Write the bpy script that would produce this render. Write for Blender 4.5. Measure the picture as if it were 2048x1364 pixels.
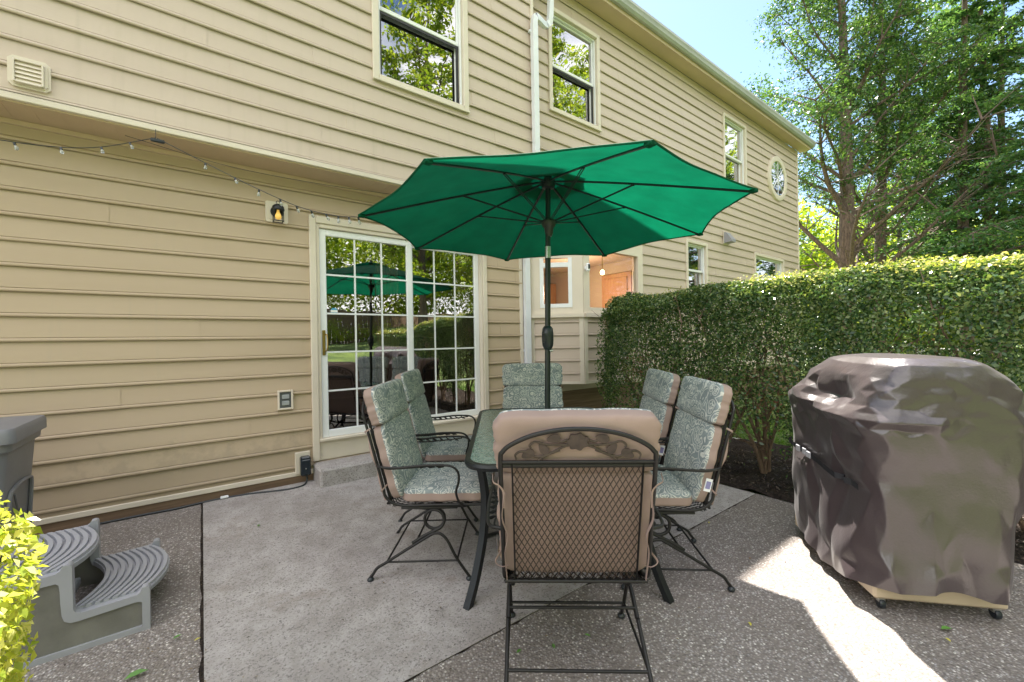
import bpy, math, random
import numpy as np
from mathutils import Vector, Matrix
from math import sin, cos, pi, radians, atan2, sqrt
for o in list(bpy.data.objects): bpy.data.objects.remove(o)
S = bpy.context.scene
COL = S.collection
# ------------------------------------------------------------------ camera
CAM_H = 1.355
cd = bpy.data.cameras.new('camera'); cam = bpy.data.objects.new('camera', cd); COL.objects.link(cam)
S.camera = cam
cd.sensor_width = 36; cd.lens = 825/2048*36; cd.clip_start = 0.03; cd.clip_end = 600
yaw, pitch, roll = radians(53.1), radians(0.139), radians(-0.9925)
fw = Vector((cos(yaw)*cos(pitch), sin(yaw)*cos(pitch), -sin(pitch)))
rt = fw.cross(Vector((0, 0, 1))).normalized(); up = rt.cross(fw)
r2 = rt*cos(roll)+up*sin(roll); u2 = -rt*sin(roll)+up*cos(roll)
M = Matrix((r2, u2, -fw)).transposed().to_4x4(); M.translation = (0, 0, CAM_H)
cam.matrix_world = M
# ------------------------------------------------------------------ world, sun, exposure
SUN = Vector((.385, .430, 1)).normalized()
el = math.asin(SUN.z); az = atan2(SUN.x, SUN.y)
W = bpy.data.worlds.new('World'); S.world = W; W.use_nodes = True
nt = W.node_tree; nt.nodes.clear()
sky = nt.nodes.new('ShaderNodeTexSky'); sky.sky_type = 'NISHITA'; sky.sun_disc = False
sky.sun_elevation = el; sky.sun_rotation = az; sky.dust_density = .3; sky.air_density = 1.1; sky.ozone_density = 2.0
bg = nt.nodes.new('ShaderNodeBackground'); bg.inputs[1].default_value = 0.078
wo = nt.nodes.new('ShaderNodeOutputWorld')
tc = nt.nodes.new('ShaderNodeTexCoord')
def vm(op, a, b):
    x = nt.nodes.new('ShaderNodeVectorMath'); x.operation = op; nt.links.new(a, x.inputs[0]); x.inputs[1].default_value = b; return x
def mr(v, a, b, c=0, d=1):
    x = nt.nodes.new('ShaderNodeMapRange'); x.interpolation_type = 'SMOOTHSTEP'; nt.links.new(v, x.inputs[0]); x.inputs[1].default_value = a; x.inputs[2].default_value = b; x.inputs[3].default_value = c; x.inputs[4].default_value = d; return x.outputs[0]
dd = vm('DOT_PRODUCT', tc.outputs['Generated'], (-.25, -.93, .25)).outputs['Value']
sc_ = vm('MULTIPLY', tc.outputs['Generated'], (1, 1, 2.2)).outputs[0]
cn = nt.nodes.new('ShaderNodeTexNoise'); cn.inputs['Scale'].default_value = 2.4; cn.inputs['Detail'].default_value = 7; cn.inputs['Roughness'].default_value = .55; nt.links.new(sc_, cn.inputs[0])
mm_ = nt.nodes.new('ShaderNodeMath'); mm_.operation = 'MULTIPLY'; nt.links.new(mr(dd, -.15, .45), mm_.inputs[0]); nt.links.new(mr(cn.outputs[0], .36, .54), mm_.inputs[1])
thin = nt.nodes.new('ShaderNodeMath'); thin.operation = 'MAXIMUM'; nt.links.new(mm_.outputs[0], thin.inputs[0]); thin.inputs[1].default_value = 0
cm = nt.nodes.new('ShaderNodeMix'); cm.data_type = 'RGBA'; nt.links.new(thin.outputs[0], cm.inputs[0]); nt.links.new(sky.outputs[0], cm.inputs[6]); cm.inputs[7].default_value = (10.3, 10.1, 10.0, 1)  # bright clouds added behind the camera, out of view, to fill the shade
nt.links.new(cm.outputs[2], bg.inputs[0]); nt.links.new(bg.outputs[0], wo.inputs[0])
sl = bpy.data.lights.new('sun', 'SUN'); sl.energy = 5.0; sl.angle = radians(.6); sl.color = (1, .95, .86)
so = bpy.data.objects.new('sun', sl); COL.objects.link(so); so.rotation_euler = SUN.to_track_quat('Z', 'Y').to_euler(); so.location = (5, 8, 14)
S.view_settings.view_transform = 'Standard'; S.view_settings.look = 'None'; S.view_settings.gamma = 1
S.view_settings.exposure = 1.90
S.cycles.use_denoising = True
S.cycles.max_bounces = 8; S.cycles.transparent_max_bounces = 16; S.cycles.diffuse_bounces = 4; S.cycles.glossy_bounces = 4
S.cycles.sample_clamp_indirect = 8
rng = np.random.default_rng(7); random.seed(7)

# ------------------------------------------------------------------ materials
def mat(name, col=(.5, .5, .5), rough=.6, metal=0, spec=.5, **k):
    m = bpy.data.materials.new(name); m.use_nodes = True
    b = m.node_tree.nodes['Principled BSDF']
    b.inputs['Base Color'].default_value = (*col, 1); b.inputs['Roughness'].default_value = rough
    b.inputs['Metallic'].default_value = metal; b.inputs['Specular IOR Level'].default_value = spec
    for kk, v in k.items(): b.inputs[kk.replace('_', ' ')].default_value = v
    return m
class NT:
    def __init__(s, m): s.m = m; s.t = m.node_tree; s.b = s.t.nodes['Principled BSDF']
    def n(s, typ, **k):
        x = s.t.nodes.new('ShaderNode'+typ)
        for a, v in k.items():
            if a.startswith('i_'):
                key = a[2:]
                x.inputs[int(key) if key.isdigit() else key.replace('_', ' ')].default_value = v
            else: setattr(x, a, v)
        return x
    def l(s, a, b): s.t.links.new(a, b)
    def co(s, kind='Object', scale=None):
        c = s.n('TexCoord').outputs[kind]
        if scale:
            mp = s.n('Mapping'); mp.inputs['Scale'].default_value = scale; s.l(c, mp.inputs[0]); c = mp.outputs[0]
        return c
    def ramp(s, fac, stops):
        r = s.n('ValToRGB'); e = r.color_ramp.elements
        while len(e) > 1: e.remove(e[-1])
        e[0].position = stops[0][0]; e[0].color = (*stops[0][1], 1)
        for p, c in stops[1:]:
            q = e.new(p); q.color = (*c, 1)
        s.l(fac, r.inputs[0]); return r.outputs[0]
    def noise(s, co, sc, det=4, rough=.55):
        x = s.n('TexNoise'); x.inputs['Scale'].default_value = sc; x.inputs['Detail'].default_value = det; x.inputs['Roughness'].default_value = rough
        s.l(co, x.inputs['Vector']); return x.outputs['Fac']
    def mix(s, f, a, b, mode='MIX'):
        x = s.n('Mix', data_type='RGBA', blend_type=mode)
        for v, i in ((f, 0), (a, 6), (b, 7)):
            if hasattr(v, 'default_value') or hasattr(v, 'is_output'): s.l(v, x.inputs[i])
            elif i == 0: x.inputs[0].default_value = v
            else: x.inputs[i].default_value = (*v, 1)
        return x.outputs[2]
    def math(s, op, a, b=0.0, c=None):
        x = s.n('Math', operation=op)
        for i, v in enumerate((a, b) if c is None else (a, b, c)):
            if hasattr(v, 'is_output'): s.l(v, x.inputs[i])
            else: x.inputs[i].default_value = v
        return x.outputs[0]
    def bump(s, h, strength=.3, dist=.01):
        x = s.n('Bump'); x.inputs['Strength'].default_value = strength; x.inputs['Distance'].default_value = dist
        s.l(h, x.inputs['Height']); s.l(x.outputs[0], s.b.inputs['Normal'])
def tinted(name, col, var=.12, scale=3, rough=.6, bump=0, bscale=60, **k):
    """base colour with soft large and fine variation"""
    m = mat(name, col, rough, **k); t = NT(m); co = t.co()
    a = t.noise(co, scale, 5); lo = tuple(c*(1-var) for c in col); hi = tuple(min(1, c*(1+var)) for c in col)
    t.l(t.ramp(a, [(.3, lo), (.7, hi)]), t.b.inputs['Base Color'])
    if bump: t.bump(t.noise(co, bscale, 3), bump, .002)
    return m
def siding_mat(name='siding', c1=(.56, .455, .375), c2=(.61, .505, .42)):
    m = mat(name, (.56, .49, .36), .42, spec=.35); t = NT(m)
    co = t.co('Object', (.35, 1, 4)); a = t.noise(co, 1.3, 5)
    co2 = t.co('Object', (4, 1, 40)); g = t.noise(co2, 3, 4)
    c = t.ramp(a, [(.3, c1), (.7, c2)])
    c = t.mix(t.math('MULTIPLY', g, .25), c, (.50, .41, .33))
    # faint vertical water streaks and grime
    s = t.noise(t.co('Object', (9, 1, .5)), 2.2, 4)
    c = t.mix(t.ramp(s, [(.58, (0, 0, 0)), (.78, (.35, .35, .35))]), c, (.45, .38, .29))
    sz = t.n('SeparateXYZ'); t.l(t.co(), sz.inputs[0]); sp_ = t.noise(t.co(), 7, 6, .7)
    dirt = t.math('MULTIPLY', t.math('SUBTRACT', t.math('MULTIPLY', sp_, .9), t.math('MULTIPLY', sz.outputs[2], .85)), 2.2)
    c = t.mix(t.math('MINIMUM', t.math('MAXIMUM', dirt, 0.0), .25), c, (.25, .20, .15))
    t.l(c, t.b.inputs['Base Color']); t.bump(t.math('ADD', g, t.math('MULTIPLY', t.noise(t.co('Object', (.8, 1, .8)), 2.5, 2), 3)), .16, .003); return m
M_SIDE = siding_mat()
M_SIDELOW = siding_mat('siding_shaded', (.49, .375, .26), (.54, .42, .30))  # same siding, with the overhang's shade painted in as a darker golden colour
M_TRIM = tinted('cream_trim', (.70, .62, .52), .06, 2, .4)
M_WHITE = tinted('white_vinyl', (.84, .85, .87), .04, 4, .3)
M_ALU = tinted('white_aluminium', (.76, .78, .84), .05, 5, .35)
M_GUT = tinted('grey_green_gutter', (.40, .42, .40), .15, 1.5, .4)
M_SOFF = tinted('soffit', (.60, .46, .32), .06, 2, .55)
M_BLACK = tinted('black_iron', (.007, .009, .011), .3, 30, .45, bump=.15, bscale=400)
M_BRONZE = tinted('brown_iron', (.055, .038, .030), .35, 40, .45, bump=.2, bscale=500)
M_DARK = mat('dark_plastic', (.02, .025, .03), .35)
M_SCREEN = mat('insect_screen', (.03, .03, .035), .6)
M_INT = mat('interior_wall', (.28, .20, .14), .8)
def wood(name, c1, c2, scale, rough=.45):
    m = mat(name, c1, rough); t = NT(m); co = t.co('Object', scale)
    a = t.noise(co, 3, 6); t.l(t.ramp(a, [(.3, c1), (.7, c2)]), t.b.inputs['Base Color']); t.bump(a, .2, .003); return m
M_FLOORW = wood('cherry_floor', (.16, .035, .02), (.26, .07, .04), (1, 12, 1), .25)
M_BROWN = wood('brown_board', (.12, .075, .045), (.25, .16, .10), (.6, 6, 14), .7)
M_CAB = wood('oak_cabinet', (.26, .13, .07), (.36, .19, .10), (10, 10, 1.2), .4)
def glass(name, tint=(.9, .95, .93), refl=1.0, dark=.0):
    m = bpy.data.materials.new(name); m.use_nodes = True; t = m.node_tree; t.nodes.clear()
    o = t.nodes.new('ShaderNodeOutputMaterial'); mx = t.nodes.new('ShaderNodeMixShader'); g = t.nodes.new('ShaderNodeBsdfGlossy')
    tr = t.nodes.new('ShaderNodeBsdfTransparent'); f = t.nodes.new('ShaderNodeFresnel'); mu = t.nodes.new('ShaderNodeMath')
    g.inputs['Roughness'].default_value = 0.0; tr.inputs[0].default_value = (*tint, 1); f.inputs[0].default_value = 1.52
    mu.operation = 'MULTIPLY_ADD'; mu.inputs[1].default_value = refl; mu.inputs[2].default_value = dark; mu.use_clamp = True
    n = t.nodes.new('ShaderNodeTexNoise'); n.inputs['Scale'].default_value = 2.2; n.inputs['Detail'].default_value = 1
    tc = t.nodes.new('ShaderNodeTexCoord'); bp = t.nodes.new('ShaderNodeBump'); bp.inputs['Strength'].default_value = .25; bp.inputs['Distance'].default_value = .01
    t.links.new(tc.outputs['Object'], n.inputs[0]); t.links.new(n.outputs[0], bp.inputs['Height']); t.links.new(bp.outputs[0], g.inputs['Normal'])
    ge = t.nodes.new('ShaderNodeNewGeometry'); om = t.nodes.new('ShaderNodeMath'); om.operation = 'SUBTRACT'; om.inputs[0].default_value = 1; t.links.new(ge.outputs['Backfacing'], om.inputs[1])
    m2 = t.nodes.new('ShaderNodeMath'); m2.operation = 'MULTIPLY'; t.links.new(mu.outputs[0], m2.inputs[0]); t.links.new(om.outputs[0], m2.inputs[1])
    t.links.new(f.outputs[0], mu.inputs[0]); t.links.new(m2.outputs[0], mx.inputs[0]); t.links.new(tr.outputs[0], mx.inputs[1]); t.links.new(g.outputs[0], mx.inputs[2])
    t.links.new(mx.outputs[0], o.inputs[0]); return m
M_PANE = glass('coated_pane', (.80, .82, .79), 2.2, .36)
M_PANEK = glass('kitchen_pane', (.95, .95, .93), 1.0, .0)
def leafmat(name, c1, c2, c3=None, trans=.45, rough=.45, scale=2.5, spec=.5):
    """leaf colour varies leaf by leaf (random per island) and in patches"""
    m = bpy.data.materials.new(name); m.use_nodes = True; t = NT(m)
    b = t.b; b.inputs['Roughness'].default_value = rough; b.inputs['Specular IOR Level'].default_value = spec
    g = t.n('NewGeometry'); ra = g.outputs['Random Per Island']
    c = t.ramp(ra, [(0, c1), (.55, c2), (1, c3 or c2)])
    nn = t.noise(t.co(), scale, 3)
    c = t.mix(t.math('MULTIPLY', nn, .5), c, c1)
    t.l(c, b.inputs['Base Color'])
    tl = t.n('BsdfTranslucent'); mx = t.n('MixShader'); mx.inputs[0].default_value = trans
    yc = t.mix(1.0, c, (1.35, 1.3, .55), 'MULTIPLY'); t.l(yc, tl.inputs[0])
    out = t.t.nodes['Material Output']; t.l(b.outputs[0], mx.inputs[1]); t.l(tl.outputs[0], mx.inputs[2]); t.l(mx.outputs[0], out.inputs[0])
    return m
M_HEDGE = leafmat('hedge_leaf', (.035, .08, .035), (.11, .205, .06), (.36, .42, .16), .32, .2, 3)
M_SHRUB = leafmat('shrub_leaf', (.28, .38, .05), (.62, .62, .12), (.90, .84, .45), .5, .25, 6)
M_TREE = leafmat('hemlock_leaf', (.035, .09, .035), (.08, .17, .05), (.20, .30, .09), .5, .4, .8)
M_TREE2 = leafmat('maple_leaf', (.14, .24, .03), (.30, .40, .05), (.48, .50, .08), .6, .4, .7)
M_TREE3 = leafmat('spruce_leaf', (.05, .13, .06), (.10, .22, .09), (.24, .36, .14), .45, .35, .8)
def bark(name, c1, c2):
    m = mat(name, c1, .9); t = NT(m); co = t.co('Object', (5, 5, 1.2)); a = t.noise(co, 4, 8, .7)
    t.l(t.ramp(a, [(.35, c1), (.65, c2)]), t.b.inputs['Base Color']); t.bump(a, .9, .04); return m
M_BARK = bark('bark', (.07, .05, .04), (.24, .17, .13))
M_TWIG = bark('twig', (.14, .09, .06), (.30, .21, .14))

def concrete():
    m = mat('concrete', (.4, .38, .36), .85, spec=.25); t = NT(m); co = t.co()
    big = t.noise(co, 1.1, 6, .6); fine = t.noise(co, 90, 5, .7); mid = t.noise(co, 9, 6, .65)
    c = t.ramp(big, [(.28, (.31, .275, .265)), (.48, (.44, .41, .405)), (.7, (.56, .53, .53))])
    c = t.mix(t.ramp(mid, [(.35, (.55, .55, .55)), (.65, (0, 0, 0))]), c, (.25, .225, .205))
    c = t.mix(t.ramp(fine, [(.38, (.8, .8, .8)), (.48, (0, 0, 0))]), c, (.16, .145, .14))
    v = t.n('TexVoronoi'); v.inputs['Scale'].default_value = 60; t.l(co, v.inputs['Vector'])
    peb = t.ramp(v.outputs['Distance'], [(.0, (1, 1, 1)), (.16, (1, 1, 1)), (.22, (0, 0, 0))])
    sel = t.ramp(v.outputs['Color'], [(.80, (0, 0, 0)), (.83, (1, 1, 1))])
    c = t.mix(t.mix(1.0, peb, sel, 'MULTIPLY'), c, (.12, .12, .125))
    v2 = t.n('TexVoronoi'); v2.inputs['Scale'].default_value = 110; t.l(co, v2.inputs['Vector'])
    sel2 = t.ramp(v2.outputs['Color'], [(.62, (0, 0, 0)), (.7, (.7, .7, .7))])
    c = t.mix(t.mix(1.0, t.ramp(v2.outputs['Distance'], [(.2, (1, 1, 1)), (.3, (0, 0, 0))]), sel2, 'MULTIPLY'), c, (.56, .54, .53))
    # broad brown stains
    st = t.noise(co, 2.3, 7, .7)
    c = t.mix(t.ramp(st, [(.55, (0, 0, 0)), (.72, (.55, .55, .55))]), c, (.22, .165, .125))
    t.l(c, t.b.inputs['Base Color']); t.bump(t.math('ADD', fine, t.math('MULTIPLY', mid, .6)), .5, .004); return m
def aggregate():
    m = mat('exposed_aggregate', (.25, .22, .2), .8, spec=.3); t = NT(m); co = t.co()
    v = t.n('TexVoronoi'); v.inputs['Scale'].default_value = 95; t.l(co, v.inputs['Vector'])
    d = v.outputs['Distance']; sep = t.n('SeparateColor'); t.l(v.outputs['Color'], sep.inputs[0])
    c = t.ramp(sep.outputs[0], [(0, (.13, .115, .11)), (.3, (.26, .225, .205)), (.55, (.41, .365, .345)), (.8, (.33, .315, .32)), (.93, (.62, .58, .55)), (1, (.80, .76, .71))])
    c = t.mix(t.ramp(d, [(.3, (0, 0, 0)), (.55, (.9, .9, .9))]), c, (.20, .175, .16))
    big = t.noise(co, 1.6, 5, .6)
    c = t.mix(t.ramp(big, [(.45, (0, 0, 0)), (.75, (.45, .45, .45))]), c, (.18, .15, .13))
    t.l(c, t.b.inputs['Base Color'])
    h = t.math('SUBTRACT', 1.0, d); t.bump(h, .8, .006); return m
M_CONC = concrete(); M_AGG = aggregate()
def soil():
    m = mat('mulch', (.03, .022, .018), .95, spec=.2); t = NT(m); co = t.co(); a = t.noise(co, 40, 8, .7)
    t.l(t.ramp(a, [(.35, (.012, .010, .010)), (.55, (.045, .034, .028)), (.75, (.11, .08, .06))]), t.b.inputs['Base Color']); t.bump(a, 1.0, .03); return m
M_MULCH = soil()
def grassm():
    m = mat('lawn', (.06, .14, .02), .9); t = NT(m); co = t.co(); a = t.noise(co, 1.2, 6, .6)
    c = t.ramp(a, [(.35, (.075, .12, .03)), (.65, (.16, .22, .05))])
    t.l(c, t.b.inputs['Base Color']); t.bump(t.noise(co, 60, 4), 1.0, .03); return m
M_LAWN = grassm()
def fabric(name, c, rough=.85, weave=900, var=.08, bump=.25, sheen=0, trans=None):
    m = mat(name, c, rough, spec=.25); t = NT(m); co = t.co()
    a = t.noise(co, 5, 5); lo = tuple(x*(1-var) for x in c); hi = tuple(x*(1+var) for x in c)
    cc = t.ramp(a, [(.3, lo), (.7, hi)])
    t.l(cc, t.b.inputs['Base Color']); w = t.noise(co, weave*.3, 3); t.bump(t.math('ADD', w, t.math('MULTIPLY', a, 3)), bump, .003)
    if trans:
        tl = t.n('BsdfTranslucent'); mx = t.n('MixShader'); mx.inputs[0].default_value = trans
        t.l(cc, tl.inputs[0]); out = t.t.nodes['Material Output']
        t.l(t.b.outputs[0], mx.inputs[1]); t.l(tl.outputs[0], mx.inputs[2]); t.l(mx.outputs[0], out.inputs[0])
    return m
M_TAN = fabric('tan_cushion_back', (.34, .25, .22))
def pattern():
    m = mat('paisley_print', (.2, .25, .24), .85, spec=.25); t = NT(m); co = t.co()
    mp = t.n('Mapping'); mp.inputs['Scale'].default_value = (1, 1, 1); t.l(co, mp.inputs[0])
    nz = t.n('TexNoise'); nz.inputs['Scale'].default_value = 14; nz.inputs['Detail'].default_value = 1.5; t.l(mp.outputs[0], nz.inputs['Vector'])
    add = t.n('VectorMath', operation='MULTIPLY_ADD'); add.inputs[1].default_value = (.04, .04, .04)
    t.l(nz.outputs['Color'], add.inputs[0]); t.l(mp.outputs[0], add.inputs[2])
    v = t.n('TexVoronoi'); v.inputs['Scale'].default_value = 16; t.l(add.outputs[0], v.inputs['Vector'])
    d = v.outputs['Distance']
    ring = t.math('SINE', t.math('MULTIPLY', d, 30.0))
    v2 = t.n('TexVoronoi'); v2.inputs['Scale'].default_value = 48; t.l(add.outputs[0], v2.inputs['Vector'])
    v3 = t.n('TexVoronoi', feature='DISTANCE_TO_EDGE'); v3.inputs['Scale'].default_value = 48; t.l(add.outputs[0], v3.inputs['Vector'])
    edge = t.ramp(v3.outputs['Distance'], [(.05, (1, 1, 1)), (.13, (0, 0, 0))])
    rr = t.ramp(ring, [(.55, (0, 0, 0)), (.8, (1, 1, 1))])
    zone = t.ramp(d, [(.38, (0, 0, 0)), (.42, (1, 1, 1))])
    lines = t.mix(zone, edge, rr)
    gnd = t.ramp(t.noise(co, 14, 3), [(.35, (.21, .24, .25)), (.65, (.29, .325, .33))])
    c = t.mix(lines, gnd, (.62, .61, .57))
    dots = t.ramp(v2.outputs['Distance'], [(.13, (1, 1, 1)), (.17, (0, 0, 0))]); s2 = t.ramp(v2.outputs['Color'], [(.86, (0, 0, 0)), (.9, (1, 1, 1))])
    c = t.mix(t.mix(1.0, dots, s2, 'MULTIPLY'), c, (.03, .03, .03))
    t.l(c, t.b.inputs['Base Color']); t.bump(t.noise(co, 12, 4), .3, .01); return m
M_PRINT = pattern()
M_CANOPY = fabric('green_canopy', (.002, .125, .060), .8, 900, .16, .3, trans=.40)
M_COVER = fabric('taupe_cover', (.058, .042, .045), .28, 300, .07, .3)
M_COVER.node_tree.nodes['Principled BSDF'].inputs['Specular IOR Level'].default_value = 1.0
M_COVER.node_tree.nodes['Principled BSDF'].inputs['Sheen Weight'].default_value = .08
M_RESIN = tinted('grey_resin', (.33, .335, .375), .05, 6, .42, bump=.2, bscale=300)
M_RESIND = tinted('grey_green_resin', (.17, .165, .15), .18, 9, .5, bump=.6, bscale=60)
M_BIN = tinted('dark_grey_resin', (.20, .20, .22), .06, 6, .5, bump=.2, bscale=200)
M_TABLEGL = None
def tablegl():
    m = mat('rippled_glass', (.2, .3, .27), .16, spec=.9); t = NT(m); co = t.co()
    t.l(t.ramp(t.noise(co, 40, 3), [(.35, (.14, .24, .21)), (.65, (.27, .38, .34))]), t.b.inputs['Base Color'])
    t.b.inputs['Transmission Weight'].default_value = .25
    v = t.n('TexVoronoi'); v.inputs['Scale'].default_value = 60; t.l(co, v.inputs['Vector']); t.bump(v.outputs['Distance'], .5, .004); return m
M_TABLEGL = tablegl()
M_BRASS = mat('brass', (.35, .24, .08), .35, 1)
M_SILVER = mat('brushed_metal', (.55, .55, .52), .35, 1)

# ------------------------------------------------------------------ mesh builder
class MB:
    def __init__(s): s.v = []; s.f = []; s.m = []; s.T = None
    def add(s, vs, fs, mi=0):
        b = len(s.v)
        if s.T is not None: vs = [tuple(s.T @ Vector(p)) for p in vs]
        s.v += [tuple(p) for p in vs]; s.f += [tuple(b+i for i in f) for f in fs]; s.m += [mi]*len(fs); return s
    def box(s, x0, x1, y0, y1, z0, z1, mi=0):
        return s.add([(x0, y0, z0), (x1, y0, z0), (x1, y1, z0), (x0, y1, z0), (x0, y0, z1), (x1, y0, z1), (x1, y1, z1), (x0, y1, z1)],
                     [(0, 3, 2, 1), (4, 5, 6, 7), (0, 1, 5, 4), (1, 2, 6, 5), (2, 3, 7, 6), (3, 0, 4, 7)], mi)
    def rbox(s, x0, x1, y0, y1, z0, z1, r=.005, mi=0):
        lo = (x0, y0, z0); hi = (x1, y1, z1); r = min(r, (x1-x0)*.45, (y1-y0)*.45, (z1-z0)*.45)
        vs = []; idx = {}
        for cx in (0, 1):
            for cy in (0, 1):
                for cz in (0, 1):
                    c = (cx, cy, cz)
                    for ax in range(3):
                        p = []
                        for k in range(3):
                            e = (lo, hi)[c[k]][k]
                            p.append(e if k == ax else e+(r if c[k] == 0 else -r))
                        idx[(c, ax)] = len(vs); vs.append(p)
        fs = []
        for ax in range(3):
            a, b = [k for k in range(3) if k != ax]
            for sgn in (0, 1):
                q = []
                for (ca, cb) in ((0, 0), (1, 0), (1, 1), (0, 1)):
                    c = [0, 0, 0]; c[ax] = sgn; c[a] = ca; c[b] = cb; q.append(idx[(tuple(c), ax)])
                fs.append(q)
            for ca in (0, 1):
                for cb in (0, 1):
                    q = []
                    for s_, axx in ((0, a), (1, a), (1, b), (0, b)):
                        c = [0, 0, 0]; c[ax] = s_; c[a] = ca; c[b] = cb; q.append(idx[(tuple(c), axx)])
                    fs.append(q)
        for cx in (0, 1):
            for cy in (0, 1):
                for cz in (0, 1): fs.append([idx[((cx, cy, cz), k)] for k in range(3)])
        return s.add(vs, fs, mi)
    def tube(s, pts, r, n=8, closed=False, mi=0, flat=1.0, cap=True):
        pts = [Vector(p) for p in pts]; N = len(pts)
        rs = list(r) if isinstance(r, (list, tuple, np.ndarray)) else [r]*N
        vs = []; nrm = None
        for i, p in enumerate(pts):
            if closed: d = pts[(i+1) % N]-pts[i-1]
            else: d = pts[min(i+1, N-1)]-pts[max(i-1, 0)]
            d.normalize()
            if nrm is None:
                a = Vector((0, 0, 1)) if abs(d.z) < .9 else Vector((1, 0, 0)); nrm = (a-d*a.dot(d)).normalized()
            else:
                nrm = nrm-d*nrm.dot(d)
                nrm = nrm.normalized() if nrm.length > 1e-6 else d.orthogonal().normalized()
            b = d.cross(nrm)
            for k in range(n):
                t = 2*pi*k/n; vs.append(p+nrm*cos(t)*rs[i]+b*sin(t)*rs[i]*flat)
        fs = []
        for i in range(N if closed else N-1):
            j = (i+1) % N
            for k in range(n): fs.append((i*n+k, i*n+(k+1) % n, j*n+(k+1) % n, j*n+k))
        if not closed and cap: fs.append(tuple(range(n-1, -1, -1))); fs.append(tuple((N-1)*n+k for k in range(n)))
        return s.add(vs, fs, mi)
    def lathe(s, prof, c=(0, 0, 0), n=16, mi=0, axis='z'):
        vs = []
        for (r, z) in prof:
            for k in range(n):
                t = 2*pi*k/n; p = (r*cos(t), r*sin(t), z)
                if axis == 'y': p = (p[0], p[2], p[1])
                if axis == 'x': p = (p[2], p[0], p[1])
                vs.append((p[0]+c[0], p[1]+c[1], p[2]+c[2]))
        fs = [(i*n+k, i*n+(k+1) % n, (i+1)*n+(k+1) % n, (i+1)*n+k) for i in range(len(prof)-1) for k in range(n)]
        fs += [tuple(range(n-1, -1, -1)), tuple((len(prof)-1)*n+k for k in range(n))]
        return s.add(vs, fs, mi)
    def prism(s, poly, a, b, axis='y', mi=0):
        """polygon in the plane normal to axis, extruded a..b"""
        def P(u, v, w): return {'y': (u, w, v), 'x': (w, u, v), 'z': (u, v, w)}[axis]
        n = len(poly); vs = [P(u, v, a) for u, v in poly]+[P(u, v, b) for u, v in poly]
        fs = [tuple(range(n)), tuple(range(2*n-1, n-1, -1))]+[(i, i+n, (i+1) % n+n, (i+1) % n) for i in range(n)]
        return s.add(vs, fs, mi)
    def mesh(s, name, mats, smooth=False):
        me = bpy.data.meshes.new(name); me.from_pydata(s.v, [], s.f)
        for m in (mats if isinstance(mats, (list, tuple)) else [mats]): me.materials.append(m)
        if any(s.m): me.polygons.foreach_set('material_index', s.m)
        if smooth:
            me.polygons.foreach_set('use_smooth', [True]*len(s.f))
            me.set_sharp_from_angle(angle=radians(smooth if smooth is not True else 40))
        me.update(); return me
    def build(s, name, mats, parent=None, smooth=False, fixn=True):
        me = s.mesh(name, mats, smooth)
        if fixn:
            import bmesh
            bm = bmesh.new(); bm.from_mesh(me); bmesh.ops.recalc_face_normals(bm, faces=bm.faces); bm.to_mesh(me); bm.free()
        o = bpy.data.objects.new(name, me); COL.objects.link(o)
        if parent: o.parent = parent
        return o
def tag(o, label=None, cat=None, group=None, kind=None):
    for k, v in (('label', label), ('category', cat), ('group', group), ('kind', kind)):
        if v: o[k] = v
    return o
def empty(name, loc=(0, 0, 0), rz=0, label=None, cat=None, group=None):
    o = bpy.data.objects.new(name, None); o.empty_display_size = .1; COL.objects.link(o)
    o.location = loc; o.rotation_euler = (0, 0, rz); return tag(o, label, cat, group)
def copy_tree(o, parent=None):
    c = o.copy(); COL.objects.link(c); c.parent = parent
    for ch in list(o.children): copy_tree(ch, c)
    return c
def smoothpath(pts, n=6, closed=False):
    P = [Vector(p) for p in pts]; out = []; N = len(P)
    for i in range(N if closed else N-1):
        p0 = P[i-1] if (i or closed) else P[0]*2-P[1]; p1 = P[i]; p2 = P[(i+1) % N]
        p3 = P[(i+2) % N] if (i+2 < N or closed) else p2*2-p1
        for k in range(n):
            t = k/n; out.append(.5*((2*p1)+(p2-p0)*t+(2*p0-5*p1+4*p2-p3)*t*t+(3*p1-p0-3*p2+p3)*t**3))
    if not closed: out.append(P[-1])
    return out
def gz(y):  # the patio rises gently to the house
    t = min(1, max(0, (y-2.2)/1.7)); return .08*t*t*(3-2*t)

# ------------------------------------------------------------------ ground
def sheet(name, x0, x1, y0, y1, m, dz=0, n=24, thick=.0, kind='structure', fn=None):
    b = MB(); ys = np.linspace(y0, y1, n); xs = np.linspace(x0, x1, max(2, n//2)); g = fn or (lambda x, y: gz(y))
    vs = [(x, y, g(x, y)+dz) for y in ys for x in xs]; k = len(xs)
    fs = [(j*k+i, j*k+i+1, (j+1)*k+i+1, (j+1)*k+i) for j in range(n-1) for i in range(k-1)]
    b.add(vs, fs)
    if thick:
        e = [j for j in range(k)]+[j*k+k-1 for j in range(1, n)]+[(n-1)*k+i for i in range(k-2, -1, -1)]+[j*k for j in range(n-2, 0, -1)]
        vv = [vs[i] for i in e]; L = len(vv)
        b.add(vv+[(p[0], p[1], p[2]-thick) for p in vv], [(i, (i+1) % L, (i+1) % L+L, i+L) for i in range(L)])
    return tag(b.build(name, m, fixn=False), kind=kind)
sheet('ground', -250, 320, -250, 320, M_LAWN, -.05, 60, fn=lambda x, y: 0)
sheet('aggregate_patio', -6, 3.79, -1.6, 4.2, M_AGG, -.002, 40, .04)
sheet('concrete_patio', -.015, 3.765, 1.585, 4.2, M_CONC, .0035, 40, .008)
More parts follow.
